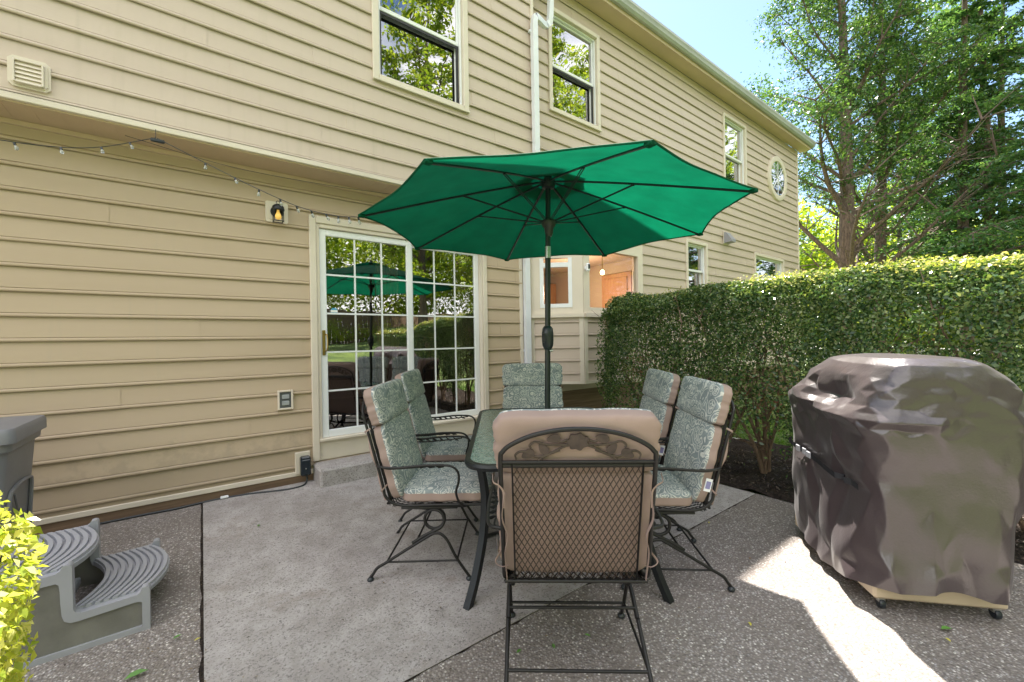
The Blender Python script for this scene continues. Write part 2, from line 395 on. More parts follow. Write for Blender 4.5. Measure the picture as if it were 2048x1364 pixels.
# dark dirt in the two joints
jb = MB()
for x, y0, y1 in ((-.024, -1.5, 4.19),):
    ys = np.linspace(y0, y1, 60)
    vs = []
    for y in ys:
        w = .004+.004*math.sin(y*37)*math.sin(y*13+1)+.003*math.sin(y*91); vs += [(x-w, y, gz(y)+.0015), (x+.009, y, gz(y)+.0015)]
    jb.add(vs, [(2*i, 2*i+1, 2*i+3, 2*i+2) for i in range(59)])
xs = np.linspace(-.02, 3.77, 80); vs = []
for x in xs:
    w = max(0, -.004+.008*math.sin(x*23)+.009*math.sin(x*71)); vs += [(x, 1.582-w, .0012), (x, 1.59, .0012)]
jb.add(vs, [(2*i, 2*i+1, 2*i+3, 2*i+2) for i in range(79)])
tag(jb.build('joint_dirt', M_MULCH, fixn=False), kind='structure')
sheet('mulch_bed', 3.785, 5.6, -3, 4.2, M_MULCH, .004, 90, fn=lambda x, y: .012*math.sin(x*19+y*7)+.012*math.sin(y*23-x*11)+(.02 if x > 3.8 else 0))

# ------------------------------------------------------------------ house
house = empty('house', (0, 4.23, 0), 0, 'two storey house clad in cream lap siding with white windows', 'house')
HOUSE_OFF = Vector((0, -4.23, 0))
def hpart(b, name, m, parent=None, smooth=False):
    if parent is None:
        b.v = [(x, y-4.23, z) for x, y, z in b.v]; return b.build(name, m, house, smooth)
    b.v = [(x-parent.matrix_local.translation.x, y-4.23-parent.matrix_local.translation.y, z-parent.matrix_local.translation.z) for x, y, z in b.v]
    return b.build(name, m, parent, smooth)
EXP = .1695
def siding(b, X0, X1, z0, z1, Y, zref, openings=(), seed=1, dirx=(1, 0), org=None, mi=0):
    """beaded lap siding along X at plane Y facing -Y (or along dirx from org)"""
    rnd = random.Random(seed)
    def P(x, out, z):
        if org is None: return (x, Y-out, z)
        return (org[0]+dirx[0]*x+dirx[1]*out, org[1]+dirx[1]*x-dirx[0]*out, z)
    prof = [(1.0, -.001), (.172, .0115), (.168, .003), (.152, .003), (.146, .0145), (.125, .0175), (.09, .0195), (.045, .0195), (.015, .0165), (0, .0105)]
    k0 = math.floor((z0-zref)/EXP)-1
    for k in range(k0, int((z1-zref)/EXP)+2):
        a, c = zref+k*EXP, zref+(k+1)*EXP
        lo, hi = max(a, z0), min(c, z1)
        if hi-lo < .004: continue
        cuts = sorted({lo, hi, *[z for o in openings for z in (o[2], o[3]) if lo < z < hi]})
        joints = []
        x = X0+rnd.uniform(.3, 2.8)
        while x < X1: joints.append(x); x += rnd.choice([2.3, 2.9, 3.6])+rnd.uniform(-.3, .3)
        for q in range(len(cuts)-1):
            zl, zh = cuts[q], cuts[q+1]; zm = (zl+zh)/2
            segs = [(X0, X1)]
            for (ox0, ox1, oz0, oz1) in openings:
                if oz0 < zm < oz1:
                    ns = []
                    for s0, s1 in segs:
                        if ox1 <= s0 or ox0 >= s1: ns.append((s0, s1)); continue
                        if ox0 > s0: ns.append((s0, ox0))
                        if ox1 < s1: ns.append((ox1, s1))
                    segs = ns
            def outat(z):
                f = (z-a)/EXP
                for (f1, o1), (f0, o0) in zip(prof[:-1], prof[1:]):
                    if f0 <= f <= f1: return o0+(o1-o0)*((f-f0)/(f1-f0) if f1 > f0 else 0)
                return .002
            pts = [(zh, outat(min(zh, c-1e-5)))]
            for f, o in prof:
                z = a+f*EXP
                if zl-1e-6 <= z < zh-1e-6: pts.append((z, o))
            if zl > a+1e-4: pts.append((zl, outat(zl)))
            for s0, s1 in segs:
                br = [s0]+[j for j in joints if s0+.05 < j < s1-.05]+[s1]
                for t in range(len(br)-1):
                    e = .0032 if t % 2 else 0
                    xa = br[t]+(.0 if t == 0 else .0); xb = br[t+1]-(0 if t == len(br)-2 else .0)
                    n = len(pts)
                    vs = [P(xa, o+e, z) for z, o in pts]+[P(xb, o+e, z) for z, o in pts]
                    b.add(vs, [(i, i+1, i+1+n, i+n) for i in range(n-1)], mi)
                    b.add([P(xa, -.004, zl), P(xb, -.004, zl), P(xb, -.004, zh), P(xa, -.004, zh)], [(0, 1, 2, 3)], mi)
                    if e: b.add([P(xa, o+e, z) for z, o in pts]+[P(xa, 0, z) for z, o in pts], [(i, i+1, i+1+n, i+n) for i in range(n-1)], mi)
    return b
DOOR = (.86, 2.745, .245, 2.50)
BAY0, BAYC, BAY1, BAY2 = (3.48, 4.23), (3.985, 3.745), (5.26, 3.745), (5.77, 4.23)
w2 = (3.93, 4.88, 4.57, 5.93); w3 = (8.83, 9.78, 4.56, 6.0); w4 = (7.33, 8.01, 2.05, 3.15); w5 = (10.21, 11.78, 2.25, 3.22); w1 = (1.385, 2.34, 3.91, 5.35)
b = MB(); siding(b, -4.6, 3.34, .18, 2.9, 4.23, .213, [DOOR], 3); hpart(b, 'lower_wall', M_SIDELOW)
b = MB(); siding(b, -4.6, 3.30, 2.95, 6.3, 3.919, 3.11, [w1], 5); hpart(b, 'upper_wall', M_SIDE)
b = MB(); siding(b, 3.36, 12.80, .62, 6.3, 4.23, .213, [w2, w3, w4, w5, (3.5, 5.76, .8, 2.74)], 8); hpart(b, 'side_wall', M_SIDE)
# trim: corners, starter strip, overhang lip, foundation board
b = MB(); b.rbox(3.345, 3.365, 3.93, 4.22, 2.91, 6.3, .003); b.rbox(3.30, 3.345, 3.895, 3.96, 2.905, 6.3, .004); hpart(b, 'corner_post', M_TRIM)
b = MB(); b.rbox(3.30, 3.352, 4.21, 4.262, .15, 2.9, .004); hpart(b, 'corner_post', M_TRIM)
b = MB(); b.rbox(12.80, 12.86, 4.205, 4.30, .6, 6.3, .004); hpart(b, 'corner_post', M_TRIM)
b = MB(); b.rbox(-4.6, 3.30, 3.897, 3.925, 2.905, 2.948, .004); hpart(b, 'drip_edge', M_TRIM)
b = MB(); b.rbox(-4.6, 3.30, 4.211, 4.24, .141, .182, .004); hpart(b, 'starter_strip', M_TRIM)
b = MB(); b.box(-4.6, 3.38, 4.221, 4.26, -.1, .141); b.box(3.38, 12.86, 4.225, 4.27, -.1, .62); hpart(b, 'foundation_board', M_BROWN)
b = MB(); b.box(-4.6, 3.34, 3.92, 4.235, 2.895, 2.905)
for i in range(60): b.box(-4.5+i*.13, -4.494+i*.13, 3.93, 4.22, 2.893, 2.896)
b.rbox(-4.6, 3.30, 4.205, 4.23, 2.86, 2.895, .003)
hpart(b, 'overhang_soffit', M_SOFF)
# shell of the house: floors, back walls, roof
b = MB()
b.box(-4.6, 12.86, 12.0, 12.1, 0, 6.4); b.box(-4.6, -4.5, 4.23, 12, 0, 6.4); b.box(12.76, 12.85, 4.27, 12, 0, 6.4)
b.box(-4.6, 3.3, 4.25, 12, 2.92, 3.0); b.box(3.3, 12.8, 4.3, 12, 3.35, 3.4); b.box(-4.6, 12.8, 4.3, 12, 6.33, 6.36)
hpart(b, 'rear_wall', M_SIDE)
def rslab(b, x0, x1, ye, ze, yr, zr, th=.12):
    b.add([(x0, ye, ze), (x1, ye, ze), (x1, yr, zr), (x0, yr, zr), (x0, ye, ze+th), (x1, ye, ze+th), (x1, yr, zr+th), (x0, yr, zr+th)],
          [(0, 3, 2, 1), (4, 5, 6, 7), (0, 1, 5, 4), (1, 2, 6, 5), (2, 3, 7, 6), (3, 0, 4, 7)])
b = MB(); rslab(b, 3.3, 13.15, 3.98, 6.36, 8.2, 8.9); rslab(b, -4.9, 3.5, 3.67, 6.36, 8.2, 9.1); rslab(b, -4.9, 13.15, 12.6, 6.36, 8.2, 9.0)
M_SHING = tinted('roof_shingles', (.16, .14, .12), .3, 20, .9)
hpart(b, 'roof', M_SHING)
b = MB(); b.rbox(3.37, 13.06, 3.985, 4.22, 6.30, 6.318, .002); b.rbox(3.37, 13.06, 3.965, 3.987, 6.285, 6.45, .003)
b.rbox(-4.8, 3.34, 3.62, 3.91, 6.30, 6.318, .002); b.rbox(-4.8, 3.40, 3.60, 3.62, 6.285, 6.45, .003)
b.rbox(3.34, 3.41, 3.6, 4.0, 6.2, 6.45, .003)
b.rbox(13.03, 13.06, 3.99, 4.23, 6.29, 6.6, .003)
hpart(b, 'eave_soffit', M_SOFF)
b = MB(); pr_ = [(3.965, 6.47), (3.962, 6.345), (3.915, 6.34), (3.885, 6.37), (3.875, 6.41), (3.862, 6.43), (3.862, 6.47), (3.873, 6.47), (3.88, 6.435), (3.90, 6.38), (3.92, 6.355), (3.95, 6.36), (3.955, 6.46)]
b.prism([(y, z) for y, z in pr_], 3.36, 13.12, 'x')
for i in range(3): b.prism([(y-.003 if y < 3.95 else y, z-.002) for y, z in pr_], 5.6+2.7*i, 5.64+2.7*i, 'x')
hpart(b, 'gutter', M_GUT, smooth=30)
# downspout with its elbows
def rtube(b, pts, w, d, mi=0):
    pts = [Vector(p) for p in pts]; vs = []
    for i, p in enumerate(pts):
        t = (pts[min(i+1, len(pts)-1)]-pts[max(i-1, 0)]).normalized()
        sd = Vector((1, 0, 0)) if abs(t.x) < .8 else Vector((0, 0, 1))
        sd = (sd-t*sd.dot(t)).normalized(); ot = t.cross(sd)
        for a, c in ((-1, -1), (-.6, -1.12), (.6, -1.12), (1, -1), (1, 1), (-1, 1)): vs.append(p+sd*a*w/2+ot*c*d/2)
    n = 6; L = len(pts)
    b.add(vs, [(i*n+k, i*n+(k+1) % n, (i+1)*n+(k+1) % n, (i+1)*n+k) for i in range(L-1) for k in range(n)]+[tuple(range(n)), tuple((L-1)*n+k for k in range(n))], mi)
b = MB()
rtube(b, [(3.66, 3.92, 6.36), (3.66, 3.92, 6.12)], .075, .055)
rtube(b, smoothpath([(3.66, 3.92, 6.15), (3.66, 3.92, 5.75), (3.65, 3.925, 5.50), (3.63, 3.93, 5.42), (3.55, 3.92, 5.36), (3.42, 3.88, 5.35), (3.34, 3.86, 5.33), (3.318, 3.855, 5.22)], 4), .07, .05)
rtube(b, [(3.318, 3.855, 5.24), (3.318, 3.855, 3.0)], .078, .055)
rtube(b, smoothpath([(3.318, 3.855, 3.02), (3.32, 3.86, 2.92), (3.37, 4.08, 2.74), (3.392, 4.175, 2.62), (3.395, 4.18, 2.5)], 4), .07, .05)
rtube(b, [(3.395, 4.18, 2.52), (3.395, 4.18, .12)], .078, .055)
b.rbox(3.265, 3.37, 3.875, 3.915, 5.13, 5.16, .003); b.rbox(3.27, 3.37, 3.87, 3.915, 3.35, 3.38, .003); b.rbox(3.345, 3.445, 4.2, 4.235, 1.2, 1.23, .003)
hpart(b, 'downspout', M_ALU, smooth=30)

def window(o, Y, ztop_mid, name='window', fixed=False, lab=None, trim=.05, screen=True, pane=None):
    X0, X1, Z0, Z1 = o; pane = pane or M_PANE
    b = MB(); tw = .052  # casing round the opening
    b.rbox(X0-tw, X0+.012, Y-.032, Y+.01, Z0-tw, Z1+tw, .006); b.rbox(X1-.012, X1+tw, Y-.032, Y+.01, Z0-tw, Z1+tw, .006)
    b.rbox(X0+.012, X1-.012, Y-.034, Y+.01, Z1-.012, Z1+tw, .006); b.rbox(X0+.012, X1-.012, Y-.034, Y+.01, Z0-tw, Z0+.012, .006)
    b.rbox(X0-tw-.004, X1+tw+.004, Y-.045, Y-.033, Z0-tw-.006, Z0-tw+.02, .004)
    # reveal
    b.box(X0, X0+.014, Y+.01, Y+.16, Z0, Z1); b.box(X1-.014, X1, Y+.01, Y+.16, Z0, Z1); b.box(X0+.014, X1-.014, Y+.01, Y+.16, Z1-.014, Z1); b.box(X0+.014, X1-.014, Y+.01, Y+.16, Z0, Z0+.014)
    c = ((X0+X1)/2, (Y-4.23), (Z0+Z1)/2)
    w = MB(); w.v = [(x-c[0], y-4.23-c[1], z-c[2]) for x, y, z in b.v]; w.f = b.f; w.m = b.m
    casing = w.build(name, M_TRIM, house); casing.location = c
    if lab: casing['label'] = lab
    def sub(bb, n, m):
        bb.v = [(x-c[0], y-4.23-c[1], z-c[2]) for x, y, z in bb.v]; return bb.build(n, m, casing)
    s = .042; zm = ztop_mid; fr = MB(); x0, x1, z0, z1 = X0+.014, X1-.014, Z0+.014, Z1-.014
    def sash(a, z, zz, y):
        fr.rbox(x0, x0+s, y, y+.03, z, zz, .004); fr.rbox(x1-s, x1, y, y+.03, z, zz, .004)
        fr.rbox(x0+s, x1-s, y, y+.03, zz-s, zz, .004); fr.rbox(x0+s, x1-s, y, y+.03, z, z+s, .004)
    if fixed: sash(fr, z0, z1, Y+.05)
    else: sash(fr, zm-.02, z1, Y+.045); sash(fr, z0, zm+.03, Y+.085)
    fr.rbox(x0-.0, x0+.02, Y+.012, Y+.04, z0, z1, .003); fr.rbox(x1-.02, x1, Y+.012, Y+.04, z0, z1, .003); fr.rbox(x0+.02, x1-.02, Y+.012, Y+.04, z1-.02, z1, .003)
    sub(fr, 'sash', M_WHITE)
    p = MB()
    if fixed: p.box(x0+s, x1-s, Y+.062, Y+.066, z0+s, z1-s)
    else:
        p.box(x0+s, x1-s, Y+.058, Y+.062, zm+.02, z1-s)
    sub(p, 'pane', pane)
    if not fixed:
        p = MB(); p.box(x0+s, x1-s, Y+.098, Y+.102, z0+s, zm-.01); sub(p, 'pane', pane)
        if screen:
            q = MB(); t = .028
            for g in ((x0+.02, x0+.02+t, z0+.01, zm-.02), (x1-.02-t, x1-.02, z0+.01, zm-.02), (x0+.02+t, x1-.02-t, z0+.01, z0+.01+t), (x0+.02+t, x1-.02-t, zm-.02-t, zm-.02)):
                q.rbox(g[0], g[1], Y+.05, Y+.062, g[2], g[3], .002)
            sub(q, 'screen_frame', M_SCREEN)
    q = MB(); q.box(X0-.1, X1+.1, Y+.55, Y+.56, Z0-.1, Z1+.1); q.box(X0-.11, X0-.1, Y+.16, Y+.56, Z0-.1, Z1+.1); q.box(X1+.1, X1+.11, Y+.16, Y+.56, Z0-.1, Z1+.1); q.box(X0-.1, X1+.1, Y+.16, Y+.55, Z0-.11, Z0-.1); q.box(X0-.1, X1+.1, Y+.16, Y+.55, Z1+.1, Z1+.11)
    sub(q, 'room_behind', mat_dark)
    return casing
mat_dark = mat('dim_room', (.035, .03, .03), .9)
window(w1, 3.919, 4.62, lab='largest upstairs window left of the downspout')
window(w2, 4.23, 5.23, lab='upstairs window just right of the downspout')
window(w3, 4.23, 5.25, lab='upstairs window near the far corner', screen=False)
window(w4, 4.23, 2.64, lab='narrow downstairs window above the hedge', screen=False)
window(w5, 4.23, 2.7, fixed=True, lab='low wide window half hidden by the hedge')
# round window
ov = MB(); prof = [(.40, 0), (.42, .05), (.49, .062), (.54, .05), (.555, .0)]
n = 40; vs = []
for r, o in prof:
    for k in range(n): t = 2*pi*k/n; vs.append((r*cos(t), -o, r*sin(t)))
ov.add(vs, [(i*n+k, i*n+(k+1) % n, (i+1)*n+(k+1) % n, (i+1)*n+k) for i in range(len(prof)-1) for k in range(n)])
o = ov.build('round_window', M_TRIM, house, 50); o.location = (11.5, 0, 5.25); o['label'] = 'round upstairs window near the roof corner'
g = MB(); g.lathe([(0, -.030), (.42, -.030), (.42, -.034), (0, -.034)], n=40, axis='y')
for q_ in range(4): a_ = pi*q_/4; g.tube([(.4*cos(a_), -.037, .4*sin(a_)), (-.4*cos(a_), -.037, -.4*sin(a_))], .008, 4, mi=1)
g.build('pane', [M_PANE, M_WHITE], o)
g = MB(); g.add([(.425*cos(2*pi*k/n), -.0235, .425*sin(2*pi*k/n)) for k in range(n)], [tuple(range(n))]); g.build('room_behind', mat_dark, o)

# bay window
ang = Vector((BAYC[0]-BAY0[0], BAYC[1]-BAY0[1])); LA = ang.length; ang.normalize()
bay = empty('bay_window', (BAYC[0], BAYC[1]-4.23, 0)); bay.parent = house
bay['label'] = 'bay window behind the umbrella pole'
def bpart(bb, n, m, sm=False):
    bb.v = [(x-BAYC[0], y-BAYC[1], z) for x, y, z in bb.v]; return bb.build(n, m, bay, sm)
b = MB(); siding(b, .06, LA-.05, .80, 1.64, 0, .213, (), 2, (ang.x, ang.y), BAY0)
siding(b, .06, BAY1[0]-BAYC[0]-.06, .80, 1.64, 0, .213, (), 4, (1, 0), BAYC)
bpart(b, 'lower_panel', M_SIDE)
def obox(b, org, d, u0, u1, o0, o1, z0, z1, mi=0):
    """box along direction d from org; o = outwards"""
    nx, ny = d[1], -d[0]
    c = [(org[0]+d[0]*u+nx*o, org[1]+d[1]*u+ny*o) for u, o in ((u0, o0), (u1, o0), (u1, o1), (u0, o1))]
    b.add([(x, y, z0) for x, y in c]+[(x, y, z1) for x, y in c], [(0, 3, 2, 1), (4, 5, 6, 7), (0, 1, 5, 4), (1, 2, 6, 5), (2, 3, 7, 6), (3, 0, 4, 7)], mi)
b = MB(); d1 = (ang.x, ang.y); d2 = (1, 0); CW = BAY1[0]-BAYC[0]
an3 = (BAY2[0]-BAY1[0], BAY2[1]-BAY1[1]); L3 = sqrt(an3[0]**2+an3[1]**2); d3 = (an3[0]/L3, an3[1]/L3)
for org, d, L in ((BAY0, d1, LA), (BAYC, d2, CW), (BAY1, d3, L3)):
    obox(b, org, d, 0, L, -.02, .016, .765, .80)           # bottom rail
    obox(b, org, d, -.01, L+.01, -.02, .055, 1.64, 1.69)   # sill
    obox(b, org, d, 0, L, -.06, .012, 2.55 if org is BAYC else 2.42, 2.78)
    obox(b, org, d, 0, .06, -.06, .018, .80, 1.64); obox(b, org, d, L-.055, L, -.06, .018, .80, 1.64)
    e_ = .115 if org is BAYC else .141
    zt_ = 2.55 if org is BAYC else 2.42
    obox(b, org, d, 0, e_, -.06, .012, 1.69, zt_); obox(b, org, d, L-e_, L, -.06, .012, 1.69, zt_)
    obox(b, org, d, e_, L-e_, -.06, .012, 1.69, 1.77)
bpart(b, 'frame', M_TRIM)
b = MB(); b.add([(BAY0[0]-.02, 4.23, 2.78), (BAYC[0]-.03, BAYC[1]-.04, 2.78), (BAY1[0]+.03, BAY1[1]-.04, 2.78), (BAY2[0]+.02, 4.23, 2.78), (BAY0[0]+.2, 4.23, 2.92), (BAY2[0]-.2, 4.23, 2.92)],
                [(0, 1, 4), (1, 2, 5, 4), (2, 3, 5), (0, 4, 5, 3), (0, 3, 2, 1)]); bpart(b, 'roof', M_SHING)
b = MB(); b.add([(BAY0[0], 4.23, .79), (BAYC[0], BAYC[1]+.02, .79), (BAY1[0], BAY1[1]+.02, .79), (BAY2[0], 4.23, .79)], [(0, 1, 2, 3)])
bpart(b, 'underside', M_BROWN)
b = MB(); U0, U1 = .14, LA-.14
for u0, u1, z0, z1, oo in ((U0, U0+.05, 1.77, 2.42, 0), (U1-.05, U1, 1.77, 2.42, 0), (U0+.05, U1-.05, 1.77, 1.82, 0), (U0+.05, U1-.05, 2.30, 2.36, .008)):
    obox(b, BAY0, d1, u0, u1, -.045+oo, .02+oo, z0, z1)
bpart(b, 'sash', M_WHITE)
b = MB(); obox(b, BAY0, d1, U0+.05, U1-.05, -.025, -.02, 1.82, 2.30); obox(b, BAY0, d1, U0+.05, U1-.05, -.025, -.02, 2.36, 2.42); obox(b, BAYC, d2, .115, CW-.115, -.03, -.025, 1.76, 2.55)
obox(b, BAY1, d3, .115, L3-.115, -.03, -.025, 1.76, 2.40)
bpart(b, 'pane', M_PANEK)

# kitchen behind the bay
b = MB()
b.box(3.45, 7.2, 8.0, 8.05, .3, 3.3); b.box(7.2, 7.25, 4.3, 8, .3, 3.3); b.box(3.42, 3.45, 4.3, 8, .3, 3.3); b.box(3.45, 7.2, 4.3, 8, .3, .32); b.box(3.45, 7.2, 4.3, 8, 3.0, 3.02)
hpart(b, 'kitchen_wall', mat('warm_wall', (.42, .33, .27), .8))
kc = empty('kitchen_cabinets', (4.9, 7.98, .32), 0, 'oak kitchen cabinets seen through the bay window', 'cabinets')
for i in range(5):
    x = i*.46; b = MB(); b.rbox(x, x+.44, -.32, 0, 1.63, 2.43, .01); b.rbox(x+.05, x+.39, -.333, -.318, 1.68, 2.38, .004); b.build('wall_unit', M_CAB, kc)
b = MB(); b.rbox(0, 2.25, -.5, 0, .0, .9, .01); b.build('base_unit', M_CAB, kc)
b = MB(); b.rbox(7.14, 7.19, 5.35, 6.15, .33, 2.75, .01); b.rbox(7.12, 7.141, 5.45, 6.05, 1.7, 2.65, .006)
tag(b.build('interior_door', wood('pine_door', (.34, .17, .10), (.42, .23, .14), (10, 10, 1.2), .4)), 'brown panelled door inside, seen through the wide bay pane', 'door')
M_GLOW = mat('lamp_glow', (1, .8, .5), .5, Emission_Color=(1, .62, .28, 1), Emission_Strength=9)
lm = MB(); lm.lathe([(.01, .05), (.032, .03), (.042, 0), (.03, -.03), (.008, -.04)], n=16); lm.lathe([(.006, .08), (.006, .39)], n=6, mi=1)
o = lm.build('pendant_lamp', [M_GLOW, M_BRASS], smooth=60); o.location = (6.07, 5.2, 2.60)
tag(o, 'small glowing pendant lamp hanging inside the bay window', 'lamp')
ll = bpy.data.lights.new('pendant_light', 'POINT'); ll.energy = 26; ll.color = (1, .72, .48); ll.shadow_soft_size = .1
lo = bpy.data.objects.new('pendant_light', ll); COL.objects.link(lo); lo.location = (6.0, 5.9, 2.3); lo.parent = None

# room behind the sliding door
b = MB(); b.box(-1.5, 3.3, 8.4, 8.45, .2, 2.9); b.box(-1.52, -1.5, 4.3, 8.4, .2, 2.9); b.box(3.3, 3.32, 4.3, 8.4, .2, 2.9); b.box(-1.5, 3.3, 4.3, 8.4, 2.86, 2.88)
hpart(b, 'room_wall', M_INT)
b = MB(); b.box(-1.5, 3.3, 4.3, 8.4, .27, .285); hpart(b, 'room_floor', M_FLOORW)
b = MB()
b.rbox(1.75, 3.0, 5.9, 5.97, 1.35, 1.42, .01); b.rbox(1.75, 3.0, 5.9, 5.97, .28, .75, .01)
for i in range(9): b.rbox(1.82+i*.13, 1.85+i*.13, 5.92, 5.95, .75, 1.36, .004)
tag(b.build('stair_railing', M_DARK), 'dark stair railing inside the room behind the sliding door', 'railing')
b = MB()
for xs in ((1.50, 1.74), (2.46, 2.68)):
    x = xs[0]
    while x < xs[1]: b.add([(x, 4.34, .35), (x+.018, 4.36, .35), (x+.018, 4.36, 2.42), (x, 4.34, 2.42)], [(0, 1, 2, 3)]); b.add([(x, 4.34, .35), (x-.018, 4.36, .35), (x-.018, 4.36, 2.42), (x, 4.34, 2.42)], [(0, 1, 2, 3)]); x += .036
tag(b.build('door_curtain', fabric('curtain', (.20, .12, .08)), fixn=False), 'brown curtains gathered inside the glass of the sliding door', 'curtain')

# sliding door
door = empty('sliding_door', (DOOR[0], 0, .245)); door.parent = house
door['label'] = 'white two panel sliding glass door with grilles'
def dpart(bb, n, m, par=None, sm=False):
    bb.v = [(x-DOOR[0], y-4.23, z-.245) for x, y, z in bb.v]; return bb.build(n, m, par or door, sm)
b = MB(); Y = 4.23
b.rbox(.812, .872, Y-.035, Y+.02, .25, 2.56, .006); b.rbox(2.73, 2.79, Y-.035, Y+.02, .25, 2.56, .006); b.rbox(.872, 2.73, Y-.037, Y+.02, 2.49, 2.56, .006)
b.rbox(.872, .90, Y-.02, Y+.1, .43, 2.49, .004); b.rbox(2.715, 2.73, Y-.02, Y+.1, .43, 2.49, .004); b.rbox(.90, 2.715, Y-.022, Y+.1, 2.452, 2.49, .004)
b.rbox(.872, 2.73, Y-.01, Y+.12, .245, .43, .004); b.rbox(.872, 2.73, Y-.045, Y+.1, .425, .452, .005)
dpart(b, 'door_frame', M_TRIM)
def leaf(x0, x1, y, lab):
    z0, z1 = .452, 2.45; s = .062
    b = MB(); b.rbox(x0, x0+s, y, y+.04, z0, z1, .005); b.rbox(x1-s, x1, y, y+.04, z0, z1, .005); b.rbox(x0+s, x1-s, y, y+.04, z1-s, z1, .005); b.rbox(x0+s, x1-s, y, y+.04, z0, z0+.07, .005)
    f = dpart(b, 'door_panel', M_WHITE); f['label'] = lab
    g = MB(); g.box(x0+s, x1-s, y+.018, y+.024, z0+.07, z1-s); dpart(g, 'pane', M_PANE, f)
    g = MB(); w = .016
    for i in (1, 2): xx = x0+s+(x1-x0-2*s)*i/3; g.box(xx-w/2, xx+w/2, y+.011, y+.0165, z0+.07, z1-s)
    for i in range(1, 5): zz = z0+.07+(z1-s-z0-.07)*i/5; g.box(x0+s, x1-s, y+.0095, y+.0155, zz-w/2, zz+w/2)
    dpart(g, 'grille', M_WHITE, f); return f
L1_ = leaf(.90, 1.835, Y+.0, 'left sliding panel with the brass handle'); leaf(1.80, 2.715, Y+.046, 'right fixed panel')
b = MB(); b.rbox(.914, .942, Y-.012, Y, 1.24, 1.48, .004); b.tube(smoothpath([(.935, Y-.01, 1.44), (.95, Y-.035, 1.43), (.955, Y-.04, 1.36), (.95, Y-.035, 1.29), (.935, Y-.01, 1.28)], 4), .006, 8)
dpart(b, 'handle', M_BRASS, L1_, 40)
b = MB(); b.lathe([(.0001, -.001), (.033, -.001), (.033, .001), (.0001, .001)], (1.03, Y+.014, 1.665), 20, axis='y'); b.box(.998, 1.062, Y+.0115, Y+.0126, 1.655, 1.676, 1)
dpart(b, 'security_sticker', [mat('sticker_blue', (.08, .35, .55), .4), mat('sticker_white', (.85, .85, .85), .4)], L1_)
# door step
b = MB(); b.rbox(.81, 2.95, 3.915, 4.215, -.05, .24, .018)
o = b.build('door_step', M_CONC); tag(o, 'low concrete step below the sliding glass door', 'step')

# ------------------------------------------------------------------ things on the wall
def wallthing(name, c, label, cat): return empty(name, c, 0, label, cat)
t = wallthing('wall_vent', (-.845, 3.919, 3.085), 'cream louvred vent on the upper wall at the far left', 'vent')
def oct_(w, h, c): return [(-w+c, -h), (w-c, -h), (w, -h+c), (w, h-c), (w-c, h), (-w+c, h), (-w, h-c), (-w, -h+c)]
b = MB(); b.prism(oct_(.092, .095, .022), -.028, 0, 'y'); b.prism(oct_(.08, .083, .018), -.036, -.028, 'y'); b.build('mounting_plate', M_TRIM, t)
b = MB()
for i in range(5):
    z = .055-i*.026; b.add([(-.055, -.040, z), (.055, -.040, z), (.055, -.052, z-.024), (-.055, -.052, z-.024), (-.055, -.036, z-.024), (.055, -.036, z-.024)], [(0, 1, 2, 3), (3, 2, 5, 4), (0, 3, 4), (1, 5, 2)])
b.rbox(-.066, -.056, -.056, -.034, -.075, .066, .002); b.rbox(.056, .066, -.056, -.034, -.075, .066, .002); b.rbox(-.056, .056, -.056, -.034, .057, .066, .002); b.rbox(-.056, .056, -.056, -.034, -.078, -.07, .002)
b.build('louvre', M_TRIM, t)
# wall lantern
t = wallthing('wall_lantern', (.55, 4.21, 2.53), 'small black wall lantern with a yellow bulb left of the door', 'lamp')
b = MB(); b.prism(oct_(.088, .092, .012), -.02, .01, 'y'); b.prism(oct_(.062, .068, .006), -.026, -.02, 'y'); b.build('mounting_plate', M_TRIM, t)
b = MB(); b.lathe([(.052, -.026), (.052, -.034), (.045, -.042), (.0, -.044)], (0, 0, .0), 24, axis='y')
b.tube(smoothpath([(0, -.04, .01), (0, -.065, .04), (0, -.09, .045)], 4), .006, 8)
b.lathe([(.012, .05), (.03, .045), (.045, .03), (.05, .01), (.05, 0), (0, 0)], (0, -.095, 0), 20)
b.tube([(.014*cos(k*pi/8), -.095, .066+.014*sin(k*pi/8)) for k in range(16)], .0025, 6, True)
for sx in (-1, 1):
    for sy in (-1, 1): b.rbox(.036*sx-.003, .036*sx+.003, -.095+.036*sy-.003, -.095+.036*sy+.003, -.10, .01, .001)
for z in (-.10, .0):
    for sg in (-1, 1): b.rbox(-.04, .04, -.095+.036*sg-.003, -.095+.036*sg+.003, z-.004, z+.004, .001); b.rbox(.036*sg-.003, .036*sg+.003, -.131, -.059, z-.003, z+.005, .001)
b.build('lantern_frame', M_BLACK, t, 40)
b = MB(); b.lathe([(.0, -.085), (.018, -.078), (.026, -.06), (.024, -.045), (.014, -.025), (.010, -.01), (.010, 0)], (0, -.095, 0), 16)
b.build('bulb', mat('amber_bulb', (.9, .6, .15), .25, Emission_Color=(1, .55, .12, 1), Emission_Strength=.12), t, 60)
